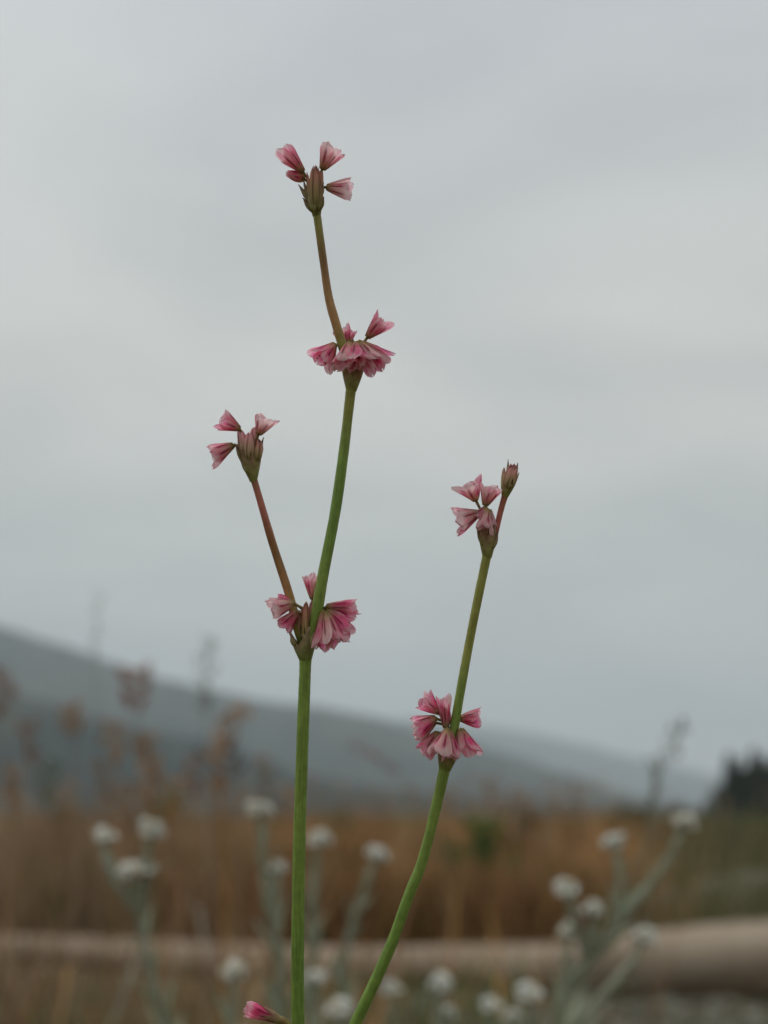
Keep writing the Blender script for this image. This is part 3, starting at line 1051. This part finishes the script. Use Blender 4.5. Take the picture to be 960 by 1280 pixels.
def cudweed(label, d, branches, head_px=33):
    """branches: list of (path pixels from head downwards, has_head, head scale); the first goes to the ground"""
    k = d / FPX
    main = [P(x, y, d) for x, y in branches[0][0]]
    low, prev = main[-1], main[-2]
    dr = (low - prev).normalized()
    z = low.z
    foot = Vector((low.x + dr.x * 0.05, low.y + 0.02, -0.004))
    root = empty('cudweed_plant', (foot.x, foot.y, 0))
    org = root.location
    for bi, (path, has, hs) in enumerate(branches):
        pts = [P(x, y, d + (0.0 if bi == 0 else 0.006 * math.sin(2.1 * bi + i_ / 2)) * (1 - i_ / max(1, len(path) - 1))) for i_, (x, y) in enumerate(path)]
        if bi == 0:
            pts += [Vector((low.x + dr.x * 0.03, low.y + 0.006, z * 0.72)), Vector((foot.x, foot.y - 0.004, z * 0.3)), foot]
        rad = np.linspace(0.0013, 0.0022 if bi == 0 else 0.0016, len(pts))
        tube('stem', pts, rad, M_wool, root, cols=[WOOL] * len(pts), origin=org, sides=8, n=10 * len(pts))
        c = spline(np.array([tuple(p) for p in pts]), 120)
        arc = np.r_[0, np.cumsum(np.linalg.norm(np.diff(c, axis=0), axis=1))]
        # leaves, alternate, hugging the stem
        s_ = 0.006
        ang = rng.uniform(0, 6.28)
        while s_ < min(arc[-1] - 0.01, 0.17):
            p = np.array([np.interp(s_ + 0.012, arc, c[:, j]) for j in range(3)])
            q_ = np.array([np.interp(max(s_, 0), arc, c[:, j]) for j in range(3)])
            up = Vector(q_ - p).normalized()
            ang += 2.4
            e1 = up.orthogonal().normalized()
            out = (Matrix.Rotation(ang, 3, up) @ e1).normalized()
            side = out.cross(up)
            lf = bpy.data.objects.new('leaf', LEAVES[rng.integers(0, 3)])
            COL.objects.link(lf)
            lf.parent = root
            ln = rng.uniform(0.012, 0.020) * (0.7 + 2.2 * min(s_, 0.1) / 0.1 * 0.4)
            m = Matrix((side, out, up)).transposed().to_4x4()
            lf.matrix_local = Matrix.Translation(Vector(p) - org) @ m @ Matrix.Scale(ln, 4)
            s_ += rng.uniform(0.005, 0.0085)
        if has:
            up = (pts[0] - pts[1]).normalized() * 0.6 + Vector((0, 0, 0.4))
            up.normalize()
            hd = bpy.data.objects.new('flower_head', HEADS[rng.integers(0, 8)])
            COL.objects.link(hd)
            hd.parent = root
            W = head_px * k * hs
            rot = up.to_track_quat('Z', 'Y').to_matrix().to_4x4() @ Matrix.Rotation(rng.uniform(0, 6.28), 4, 'Z')
            hd.matrix_local = Matrix.Translation(pts[0] - org + up * W * 0.08) @ rot @ Matrix.Diagonal((W * rng.uniform(0.85, 1.15), W * rng.uniform(0.85, 1.15), W * rng.uniform(0.8, 1.1), 1))
    tagit(root, label, 'cudweed', 'cudweeds with white heads behind the buckwheat')
    return root


cudweed('woolly cudweed bunching several white heads together, standing alone in the dry grass', 0.46,
        [([(188, 1040), (182, 1090), (174, 1140), (184, 1200), (200, 1260), (210, 1310)], True, 1.08),
         ([(128, 1048), (134, 1080), (152, 1115), (174, 1142)], True, 0.98),
         ([(163, 1090), (166, 1115), (175, 1145)], True, 1.0),
         ([(182, 1086), (180, 1112), (175, 1140)], True, 0.8)])
cudweed('tall slender cudweed with one bright white head and a smaller side head below', 0.47,
        [([(323, 1014), (328, 1070), (338, 1130), (347, 1190), (352, 1250), (355, 1310)], True, 1.02),
         ([(346, 1088), (346, 1110), (341, 1145)], True, 0.75)])
cudweed('cudweed half hidden behind the upright main stem of the buckwheat', 0.56,
        [([(397, 1051), (393, 1110), (390, 1180), (388, 1250), (388, 1310)], True, 0.92)])
cudweed('slanting cudweed with one pale head between the two buckwheat stems', 0.56,
        [([(472, 1069), (458, 1105), (444, 1145), (432, 1190), (430, 1250), (432, 1310)], True, 0.86)])
cudweed('short cudweed holding one round white head above the pink buckwheat bud', 0.44,
        [([(292, 1217), (290, 1250), (288, 1290), (288, 1330)], True, 1.0)])
cudweed('small cudweed with a dull white head close beside the upright buckwheat stem', 0.52,
        [([(395, 1223), (393, 1255), (391, 1290), (390, 1330)], True, 0.82)])
cudweed('lowest bright cudweed head in the angle between the buckwheat stems', 0.43,
        [([(424, 1263), (426, 1295), (428, 1330)], True, 1.05)])
cudweed('faded small-headed cudweed just beyond the curved buckwheat stem', 0.6,
        [([(488, 1238), (489, 1265), (491, 1300), (492, 1330)], True, 0.7)])
cudweed('short cudweed with two heads one above the other below the driftwood log', 0.5,
        [([(549, 1232), (551, 1262), (553, 1295), (554, 1330)], True, 1.0),
         ([(558, 1268), (557, 1285), (554, 1305)], True, 0.85)])
cudweed('low cudweed with a small white head standing between two larger neighbours', 0.48,
        [([(613, 1259), (615, 1290), (617, 1330)], True, 0.85)])
cudweed('stout cudweed with a broad greyish head in front of the driftwood log', 0.46,
        [([(660, 1244), (662, 1275), (664, 1330)], True, 1.0), ([(640, 1272), (650, 1290), (662, 1310)], True, 0.7)])
cudweed('large branching cudweed carrying five white heads across the driftwood log', 0.5,
        [([(856, 1029), (838, 1068), (806, 1115), (766, 1160), (730, 1205), (706, 1250), (694, 1300), (690, 1330)], True, 0.98),
         ([(768, 1055), (774, 1090), (774, 1125), (764, 1162)], True, 0.92),
         ([(708, 1112), (716, 1145), (726, 1175), (732, 1203)], True, 0.98),
         ([(739, 1138), (738, 1162), (730, 1205)], True, 0.85),
         ([(711, 1168), (708, 1200), (705, 1252)], True, 1.0)])
cudweed('leaning cudweed with a single head bent over the thick part of the log', 0.48,
        [([(806, 1172), (792, 1200), (766, 1230), (736, 1262), (716, 1300), (706, 1330)], True, 0.98)])

# ------------------------------------------------------------------ the buckwheat (in focus)
K = FOCUS / FPX                      # metres per photo pixel in the plane of focus
foot = P(378, 1420, FOCUS)
foot = Vector((foot.x + 0.004, foot.y + 0.03, 0.0))
plant = empty('buckwheat_plant', foot)
tagit(plant, 'slender pink-flowered buckwheat with forking green stems, sharp in front of the meadow', 'wildflower')
ORG_ = plant.location
GREEN, GREEN2, OLV, BRN, ROSE = (0.17, 0.27, 0.05), (0.205, 0.30, 0.06), (0.285, 0.295, 0.07), (0.40, 0.225, 0.085), (0.48, 0.16, 0.115)


def bp(px, py, dz=0.0):
    """point on the plant; dz in millimetres away from the camera"""
    return P(px, py, FOCUS + dz * 0.001)


def stem(path, cols, n=None):
    pts = [bp(x, y, z) for x, y, wd, z in path]
    rad = [wd / 2 * K for x, y, wd, z in path]
    return tube('stem', pts, rad, M_stem, plant, cols=cols, origin=ORG_, sides=16, n=n, uneven=0.035)


# main stem from the ground to the lowest visible fork
low = [bp(378, 1420), bp(376, 1360), bp(373, 1290), bp(372, 1200), bp(374, 1060), bp(378, 930), bp(381, 850), bp(382, 818)]
base_pts = [foot + Vector((0, 0, -0.004)), foot + Vector((0, -0.006, 0.11)), foot + Vector((-0.002, -0.02, 0.22))] + low
rr = [21, 20, 19, 19, 18, 16.5, 16.5, 16, 15.5, 15, 15.5]
tube('stem', base_pts, [q_ / 2 * K for q_ in rr], M_stem, plant, cols=[BRN, OLV, GREEN] + [GREEN] * 4 + [GREEN2] * 4, origin=ORG_, sides=16, n=120, uneven=0.03)
# curved right-hand stem, from the hidden fork below the frame
stem([(376, 1416, 14, 0.3), (404, 1364, 14.5, 0), (443, 1282, 14.5, 0), (486, 1188, 14, 0), (510, 1122, 13.5, 0), (528, 1076, 13.2, 0), (546, 1005, 13, 0), (557, 955, 15, 0), (561, 938, 16, 0)],
     [GREEN] * 5 + [GREEN2] * 4, 90)
# right-hand stem above its middle node
stem([(560, 948, 13, 0), (567, 915, 12, -0.3), (574, 873, 11.2, -0.3), (585, 812, 11, 0), (597, 750, 11, 0), (607, 702, 11.5, 0), (610, 686, 13, 0)],
     [GREEN, GREEN2, GREEN2, OLV, OLV, OLV, OLV], 60)
# short red side branch to the closed cup
stem([(616, 684, 6, 0.4), (620, 664, 7, 0.2), (626, 638, 7.4, 0.1), (632, 617, 8.4, 0)], [OLV, ROSE, ROSE, (0.28, 0.13, 0.07)], 24)
# left-hand stem of the fork
stem([(380, 812, 9, 0.4), (372, 786, 11, 0.2), (361, 742, 11.3, 0.4), (341, 680, 10, 0.2), (327, 632, 9, 0), (317, 598, 8.6, 0)],
     [GREEN, OLV, BRN, (0.28, 0.13, 0.055), ROSE, (0.27, 0.13, 0.06)], 50)
# middle stem of the fork
stem([(384, 812, 12, -0.4), (393, 782, 14, -0.9), (404, 718, 14.2, -0.8), (419, 640, 13.6, -0.3), (430, 562, 13, 0), (436, 510, 12.6, 0), (439, 484, 13, 0)],
     [GREEN2, GREEN2, GREEN2, GREEN, GREEN2, OLV, OLV], 60)
# top stem
stem([(439, 482, 8, 0.2), (430, 440, 11.5, -0.2), (420, 405, 11.5, -0.2), (411, 372, 10.6, 0), (404, 325, 9.8, 0), (396, 267, 10, 0)],
     [OLV, OLV, BRN, BRN, (0.27, 0.15, 0.055), OLV], 50)

CUPC = [(0.26, 0.28, 0.07), (0.33, 0.32, 0.12), (0.38, 0.29, 0.15), (0.32, 0.19, 0.12)]


def frame(axis, roll=0.0):
    z = axis.normalized()
    x = z.orthogonal().normalized()
    x = Matrix.Rotation(roll, 3, z) @ x
    y = z.cross(x)
    return Matrix((x, y, z)).transposed()


def place(o, base, axis, roll=0.0):
    o.parent = plant
    o.matrix_local = Matrix.Translation(Vector(base) - ORG_) @ frame(axis, roll).to_4x4()


def cup(base, mouth, r0, r1, teeth=5, jag=0.4, dz=0.0, roll=0.0, name='involucre', cols=None, belly=0.0):
    """funnel of fused bracts with pointed teeth; pixels"""
    b0, b1 = bp(*base, dz), bp(*mouth, dz)
    ax = b1 - b0
    H = ax.length
    R0, R1 = r0 * K, r1 * K
    nu, nv = 50, 12
    cs = cols or CUPC
    V, C = [], []
    for side in (0, 1):
        for i in range(nv):
            s_ = i / (nv - 1)
            for j in range(nu):
                th = 6.28318 * j / nu
                tt = abs(((th * teeth / 6.28318) % 1) - 0.5) * 2         # 1 at tooth centre
                top = 1 - jag * (1 - tt) ** 0.8
                irr = 1 + 0.07 * math.sin(3 * th + roll * 5) * s_
                h = s_ * top * irr
                r_ = R0 + (R1 - R0) * math.sin(1.5708 * min(h, 1.0)) ** 1.1 + belly * R1 * math.sin(math.pi * min(h, 1)) + 0.08 * R1 * max(0, h - 0.75) * 4
                r_ -= side * (0.00012 if i else 0.00005)
                r_ *= 1 + 0.035 * math.cos(teeth * th) * s_
                V.append((r_ * math.cos(th), r_ * math.sin(th), h * H))
                f = s_ * (len(cs) - 1)
                a = min(int(f), len(cs) - 2)
                C.append(np.array(cs[a]) * (1 - f + a) + np.array(cs[a + 1]) * (f - a))
    F = []
    for side in (0, 1):
        o_ = side * nu * nv
        for i in range(nv - 1):
            for j in range(nu):
                j2 = (j + 1) % nu
                q_ = (o_ + i * nu + j, o_ + i * nu + j2, o_ + (i + 1) * nu + j2, o_ + (i + 1) * nu + j)
                F.append(q_ if side == 0 else q_[::-1])
    o_ = nu * nv
    for j in range(nu):
        j2 = (j + 1) % nu
        a = (nv - 1) * nu
        F.append((a + j, a + j2, o_ + a + j2, o_ + a + j))
    o = mesh_obj(name, V, F, M_cup, cols=C)
    place(o, b0, ax, roll)
    return o


def bract(base, tip, wpx, dz=0.0, face=0.0, cols=None):
    """one pointed scale"""
    b0, b1 = bp(*base, dz), bp(*tip, dz - 0.1)
    ax = b1 - b0
    H, W = ax.length, wpx * K
    V, C = [], []
    cs = cols or [(0.27, 0.29, 0.10), (0.33, 0.26, 0.13), (0.24, 0.13, 0.10)]
    for i in range(7):
        s_ = i / 6
        ww = W / 2 * (1 - s_ ** 1.7) * min(1.1, 0.3 + 1.9 * s_) + 0.00001
        for uu in (-1, -0.5, 0, 0.5, 1):
            V.append((uu * ww, -0.35 * ww * (1 - uu * uu) + 0.1 * H * s_ * s_, s_ * H))
            f = s_ * (len(cs) - 1)
            a = min(int(f), len(cs) - 2)
            C.append(np.array(cs[a]) * (1 - f + a) + np.array(cs[a + 1]) * (f - a))
    F = [(i * 5 + j, i * 5 + j + 1, (i + 1) * 5 + j + 1, (i + 1) * 5 + j) for i in range(6) for j in range(4)]
    o = mesh_obj('bract', V, F, M_cup, cols=C)
    md = o.modifiers.new('thickness', 'SOLIDIFY')
    md.thickness = 0.00012
    z = ax.normalized()
    y = (FWD - z * FWD.dot(z)).normalized()
    x = y.cross(z)
    rot = Matrix((x, y, z)).transposed() @ Matrix.Rotation(face, 3, 'Z')
    o.parent = plant
    o.matrix_local = Matrix.Translation(b0 - ORG_) @ rot.to_4x4()
    return o


def tepal_grid(L, Rm, r0, th0, k, closed, spread, rnd, nu=9, nv=13, thick=True):
    """one tepal of a bell; local z is the flower's axis"""
    V, U = [], []
    inner = k % 2
    Lk = L * (1.0 if not inner else 0.93) * rnd.uniform(0.86, 1.1)
    rs = (1.0 if not inner else 0.8) * (1 + (0 if closed else rnd.normal() * 0.11))
    flare = rnd.uniform(-0.10, 0.24) * spread
    Wm = (0.60 if not closed else 1.0) * Rm * rnd.uniform(0.85, 1.12)
    Wm = max(Wm, 0.22 * L * (0.6 if closed else 1))
    curl = rnd.uniform(0.0, 1.0)
    ph = rnd.uniform(0, 6.28)
    tw = rnd.normal() * 0.12
    for i in range(nv):
        v = (i / (nv - 1)) ** 0.82
        if closed:
            r = (r0 + (Rm - r0) * math.sin(math.pi * min(v, 1) ** 0.75) ** 0.8) * rs
            r = max(r, 0.12 * Rm)
        else:
            r = r0 + (Rm * rs - r0) * (0.25 * v + 0.75 * v ** 0.85) + flare * Rm * max(0, v - 0.62) ** 1.5 * 2.4 - curl * Rm * max(0, v - 0.72) ** 2 * 2.6
        shp = 0.30 + 0.70 * min(1, v / 0.62) ** 0.9 if v < 0.62 else max(0.0, 1 - ((v - 0.62) / 0.382) ** 3.0) ** 0.5 if not closed else max(0.0, 1 - ((v - 0.62) / 0.382) ** 2.2) ** 0.7
        half = Wm * shp
        z = Lk * (v - 0.05 * v * v * (spread > 0.6))
        for j in range(nu):
            u = -1 + 2 * j / (nu - 1)
            x = u * half
            rr = max(r, 0.5 * Rm * (0.35 + v))
            phi = th0 + x / rr + tw * v
            boat = -0.05 * Rm * (u * u) * (1 - 0.3 * v) + 0.05 * Rm * (1 - abs(u)) ** 2
            ruff = 0.09 * Rm * v * v * math.sin(3.3 * u + ph) + 0.045 * Rm * v * v * math.sin(8 * u + 2 * ph)
            rr2 = max(r + boat + ruff, 0.02 * Rm)
            V.append((rr2 * math.cos(phi), rr2 * math.sin(phi), z + 0.03 * Lk * math.sin(4 * u + ph) * v ** 3 - 0.04 * Lk * v ** 4 * (abs(u) < 0.12)))
            U.append((0.5 + u / 2, v))
    F = [(i * nu + j, i * nu + j + 1, (i + 1) * nu + j + 1, (i + 1) * nu + j) for i in range(nv - 1) for j in range(nu - 1)]
    return V, F, U


def flower(base, mouth, half, dz=0.0, tilt=0.0, pink=0.5, ped=None, closed=False, bud=None, spread=1.0, n=6, seed=None, pdz=None):
    """base/mouth/half in photo pixels; tilt in degrees towards the camera; ped: pixel where the pedicel leaves the cup"""
    rnd = np.random.default_rng(seed if seed is not None else int(base[0] * 31 + base[1] * 7 + mouth[0] * 3))
    b0, b1 = bp(*base, dz), bp(*mouth, dz)
    ax2 = b1 - b0
    L = ax2.length / max(0.35, math.cos(R(tilt)))
    ax = ax2.normalized() * math.cos(R(tilt)) - FWD * math.sin(R(tilt))
    Rm = half * 1.12 * K
    r0 = 0.0006 * 0.55
    # receptacle: small green-yellow top-shaped base
    prof = [(-0.06, 0.05), (-0.03, 0.32), (0.03, 0.7), (0.12, 1.05), (0.2, 0.95), (0.22, 0.2)]
    ns = 12
    V, C = [], []
    for h, q_ in prof:
        for j in range(ns):
            th = 6.28318 * j / ns
            V.append((q_ * r0 * math.cos(th), q_ * r0 * math.sin(th), h * L * 0.8))
            C.append((0.26, 0.24, 0.07) if h < 0.1 else (0.40, 0.30, 0.14))
    F = [(i * ns + j, i * ns + (j + 1) % ns, (i + 1) * ns + (j + 1) % ns, (i + 1) * ns + j) for i in range(len(prof) - 1) for j in range(ns)]
    fl = mesh_obj('flower' if not closed else 'flower_bud', V, F, M_pedicel, cols=C)
    roll = rnd.uniform(0, 6.28)
    place(fl, b0, ax, roll)
    for k in range(n):
        V, F, U = tepal_grid(L, Rm, r0 * 0.8, 6.28318 * k / n + rnd.normal() * 0.08, k, closed, spread, rnd)
        tp = mesh_obj('tepal', V, F, M_tepal if bud is None else M_bud, fl, uvs=U)
        pv = pink + rnd.normal() * 0.12
        tp.color = (float(np.clip(pv, 0, 1.2)) if bud is None else bud, 0, 0, 1)
    if not closed and half > 9:
        V, F, C, off = [], [], [], 0
        for q_ in range(7):
            a = 6.28 * q_ / 7
            tip = (0.34 * Rm * math.cos(a), 0.34 * Rm * math.sin(a), L * rnd.uniform(0.55, 0.78))
            v_, f_, c_, _ = tube_data([(0.1 * r0 * math.cos(a), 0.1 * r0 * math.sin(a), L * 0.12), tip], [0.00003, 0.00003], n=3, sides=5, cols=[(0.7, 0.5, 0.5)] * 2)
            V += list(v_); F += [tuple(e + off for e in f) for f in f_]; C += list(c_); off += len(v_)
            V += list(ico_v * 0.00009 * np.array((1, 1, 1.5)) + np.array(tip)); F += [tuple(int(e) + off for e in f) for f in ico_f]; C += [(0.45, 0.10, 0.14)] * 12; off += 12
        mesh_obj('stamens', V, F, M_pedicel, fl, cols=C)
    if ped is not None:
        p0 = bp(*ped, pdz if pdz is not None else dz * 0.4)
        inv = (Matrix.Translation(b0) @ frame(ax, roll).to_4x4()).inverted()
        mid = (p0 + b0) * 0.5 - ax * (0.18 * (p0 - b0).length) + UP * (0.12 * (p0 - b0).length)
        pts = [inv @ p0, inv @ mid, inv @ (b0 + ax * L * 0.04)]
        v_, f_, c_, u_ = tube_data(pts, [0.00014, 0.00013, 0.00017], n=14, sides=8, cols=[(0.24, 0.20, 0.08), (0.30, 0.20, 0.10), (0.28, 0.22, 0.08)])
        mesh_obj('pedicel', v_, f_, M_pedicel, fl, cols=c_, uvs=u_)
    return fl


# --- top cluster
cup((396, 270), (391, 226), 5.2, 12.5, 5, 0.42, 0, 0.4)
bract((389, 255), (374, 229), 10, -0.4, 0.5)
bract((390, 265), (379, 246), 9, -0.4, 0.4)
bract((392, 265), (389, 231), 15, -0.95, 0.15)
bract((399, 264), (399, 224), 12, -0.9, -0.2, [(0.22, 0.22, 0.07), (0.30, 0.20, 0.09), (0.26, 0.12, 0.08)])
bract((401, 262), (404, 245), 8, -0.6, -0.4)
bract((401, 247), (403.5, 228), 8, -0.5, -0.3)
flower((394, 262), (393.5, 206), 7.4, -0.55, 6, closed=True, bud=0.12, n=4)
flower((392, 260), (387, 216), 5.5, -0.4, 3, closed=True, bud=0.1, n=3)
flower((396, 260), (400.5, 212), 5.5, 0.2, 3, closed=True, bud=0.1, n=3)
flower((379, 215), (354, 188), 13, -0.5, 8, 0.62, ped=(386, 232), spread=0.6)
flower((381, 224), (357, 216), 6, 0.2, 0, 0.5, ped=(386, 234), closed=True)
flower((402.5, 212), (417, 184), 16, -0.2, 10, 0.40, ped=(398, 232))
flower((408, 234), (440, 239), 13.5, 0.0, 6, 0.36, ped=(398, 238), spread=0.5)

# --- second cluster
cup((439, 489), (442, 452), 6.5, 14.5, 5, 0.28, 0, 1.3)
flower((459, 422), (482, 397), 15.5, 0, 8, 0.62, ped=(447, 448))
flower((419, 430), (397, 458), 17, -0.5, 14, 0.68, ped=(436, 446), spread=0.7)
flower((440, 430), (424, 408), 12, 1.5, 0, 0.25, ped=(441, 450))
flower((436, 428), (437, 412), 8, 0.9, 0, 0.5, ped=(441, 450))
flower((437, 428), (431, 461), 17, -1.7, 22, 0.55, ped=(440, 450), pdz=-0.6, seed=4)
flower((444, 428), (450, 464), 17, -2.0, 20, 0.42, ped=(441, 450), pdz=-0.6, seed=12)
flower((449, 428), (468, 461), 16, -1.4, 16, 0.55, ped=(443, 450), pdz=-0.5)
flower((454, 429), (487, 461), 12.5, -0.6, 6, 0.72, ped=(445, 449))
flower((447, 427), (470, 445), 12, -0.4, 0, 0.8, ped=(445, 449), spread=0.5)

# --- left cluster
cup((317, 602), (311, 556), 4.6, 15.5, 5, 0.42, 0, 0.9)
bract((304, 580), (294.5, 553), 8, -0.5, 0.5)
bract((309, 592), (301, 569), 8, -0.7, 0.4)
bract((320, 585), (327.5, 546), 10, -0.4, -0.4)
flower((307, 572), (300, 536), 6.5, -0.5, 4, closed=True, bud=0.85, n=4)
flower((312, 575), (313, 536), 7, -0.8, 4, closed=True, bud=0.75, n=4)
flower((316, 572), (318, 534), 6, 0.3, 0, closed=True, bud=0.9, n=4)
flower((321, 576), (325.5, 549), 6, -0.7, 3, closed=True, bud=0.25, n=4)
flower((300, 536.5), (273, 523), 14, -0.2, 8, 0.62, ped=(307, 562), spread=0.9)
flower((323, 543), (335, 519), 13.5, -0.3, 10, 0.16, ped=(318, 562), spread=0.9)
flower((292, 556), (263, 572), 14.5, 0, 6, 0.5, ped=(304, 566), spread=0.4)

# --- fork node
cup((382, 826), (379, 783), 7.5, 17, 3, 0.5, 0, 0.2, belly=0.05, cols=[(0.20, 0.28, 0.06), (0.27, 0.31, 0.11), (0.36, 0.33, 0.17), (0.38, 0.27, 0.16)])
bract((368, 808), (364, 792), 9, -1.3, 0.4)
bract((388, 806), (397, 785), 10, -1.6, -0.3)
flower((381, 800), (382, 752), 4.5, -1.1, 2, closed=True, bud=0.12, n=3)
flower((387, 800), (391, 750), 5, -0.2, 2, closed=True, bud=0.55, n=3)
flower((377, 798), (374, 760), 4.5, 0.1, 2, closed=True, bud=0.4, n=3)
flower((368, 754), (336, 763), 15, -1.6, 14, 0.30, ped=(381, 785), seed=77)
flower((372, 764), (352, 785), 12, -0.6, 10, 0.75, ped=(379, 788))
flower((366, 752), (346, 752), 11, 0.2, 0, 0.7, ped=(380, 786), spread=0.5)
flower((391, 749), (387, 718), 8.5, 0.8, 0, 0.42, ped=(386, 785), spread=0.35)
flower((408, 758), (445, 759), 9.5, -0.8, 6, 0.85, ped=(390, 785), spread=0.5)
flower((404, 764), (405, 812), 14, -1.4, 10, 0.72, ped=(390, 788), seed=23)
flower((408, 766), (423, 808), 15, -1.8, 16, 0.48, ped=(391, 788), seed=24)
flower((410, 763), (438, 798), 14.5, -1.2, 10, 0.66, ped=(391, 788), seed=25)
flower((411, 760), (445, 780), 12, -0.7, 4, 0.74, ped=(391, 786), seed=26)

# --- right top cluster
cup((609, 697), (610, 656), 5.8, 12.5, 5, 0.36, 0, 0.6)
bract((616, 686), (622, 664), 9, -0.6, -0.4)
bract((603, 682), (597, 660), 8, -0.6, 0.4)
flower((595, 626), (584, 602), 16.5, -0.3, 10, 0.45, ped=(606, 655))
flower((606, 632), (616, 606), 13, 0.0, 8, 0.40, ped=(608, 655))
flower((600, 641), (565, 652), 17.5, -0.3, 10, 0.48, ped=(607, 657), seed=5)
flower((609, 636), (603, 664), 10.5, -1.5, 16, 0.42, ped=(609, 657), spread=0.4)
flower((611, 637), (613, 660), 8, -0.9, 10, 0.15, ped=(610, 657), spread=0.3)
flower((608, 634), (598, 650), 9, -0.6, 10, 0.55, ped=(608, 657), spread=0.3)
flower((607, 682), (606, 645), 6.5, -0.3, 3, closed=True, bud=0.5, n=4)
flower((613, 682), (613, 640), 6.5, 0.2, 3, closed=True, bud=0.4, n=4)
# closed cup on the red branch
cup((631, 621), (639, 586), 4.2, 10, 5, 0.4, 0, 0.5, belly=0.12)
bract((634, 600), (636, 574), 5, -0.4, 0.2)
bract((643, 598), (647, 578), 6, -0.5, -0.3)
flower((635, 612), (640, 579), 7.5, -0.4, 4, closed=True, bud=0.35, n=4)
flower((638, 610), (644, 583), 5, -0.7, 4, closed=True, bud=0.3, n=3)

# --- right middle node
cup((556, 962), (562, 930), 7.6, 14, 3, 0.42, 0, 0.8, cols=[(0.19, 0.27, 0.05), (0.26, 0.28, 0.09), (0.33, 0.27, 0.13), (0.35, 0.23, 0.14)])
flower((549, 891), (525, 873), 13, -0.1, 8, 0.72, ped=(560, 928), spread=0.5)
flower((557, 910), (554, 872), 8.5, -0.5, 4, 0.58, ped=(561, 930), spread=0.3)
flower((560, 906), (556, 884), 6, 0.2, 0, 0.5, ped=(561, 930), closed=True)
flower((575, 898), (600, 899), 13.5, 0.4, 6, 0.66, ped=(564, 928), spread=0.3)
flower((545, 897), (516, 913), 13.5, -0.4, 12, 0.50, ped=(559, 928), seed=3)
flower((544, 902), (520, 924), 9, 0.2, 8, 0.12, ped=(559, 929), spread=0.6)
flower((547, 915), (528, 944), 14, -0.2, 8, 0.66, ped=(560, 932), spread=0.6)
flower((559, 911), (550, 946), 17, -2.2, 20, 0.42, ped=(562, 932), pdz=-0.8, seed=9)
flower((562, 913), (566, 947), 12, -1.7, 14, 0.7, ped=(562, 934), pdz=-0.8, spread=0.6)
flower((576, 911), (586, 946), 17, -0.9, 12, 0.72, ped=(565, 932), seed=14)

# --- half-open flower on its short stalk low on the main stem
tube('stem', [bp(374, 1292, -0.2), bp(366, 1285, -0.5), bp(356, 1277, -0.6), bp(350, 1274, -0.6)], [3.0 * K, 3.2 * K, 4.2 * K, 4.4 * K], M_stem, plant,
     cols=[GREEN, OLV, (0.22, 0.16, 0.05), (0.24, 0.16, 0.06)], origin=ORG_, sides=12)
cup((354, 1277), (326, 1264.5), 3.8, 7.4, 5, 0.45, -0.6, 0.5, belly=0.08, cols=[(0.20, 0.18, 0.05), (0.26, 0.19, 0.08), (0.28, 0.16, 0.09), (0.22, 0.11, 0.08)])
flower((345, 1273), (306, 1257), 8.5, -0.7, 4, 0.85, spread=0.2)

# ------------------------------------------------------------------ haze
m = bpy.data.materials.new('haze_air')
m.use_nodes = True
t = m.node_tree
t.nodes.remove(t.nodes['Principled BSDF'])
pv = t.nodes.new('ShaderNodeVolumePrincipled')
pv.inputs['Color'].default_value = (0.84, 0.94, 1.0, 1)
pv.inputs['Density'].default_value = 2.5e-4
t.links.new(pv.outputs[0], t.nodes['Material Output'].inputs['Volume'])
hz = mesh_obj('haze', [(x, y, z) for z in (-3, 760) for y in (-700, 7900) for x in (-7700, 7700)],
              [(0, 2, 3, 1), (4, 5, 7, 6), (0, 1, 5, 4), (2, 6, 7, 3), (0, 4, 6, 2), (1, 3, 7, 5)], m, smooth=False)
tagit(hz, 'thin pale mist lying between the meadow and the hills', 'haze', kind='stuff')
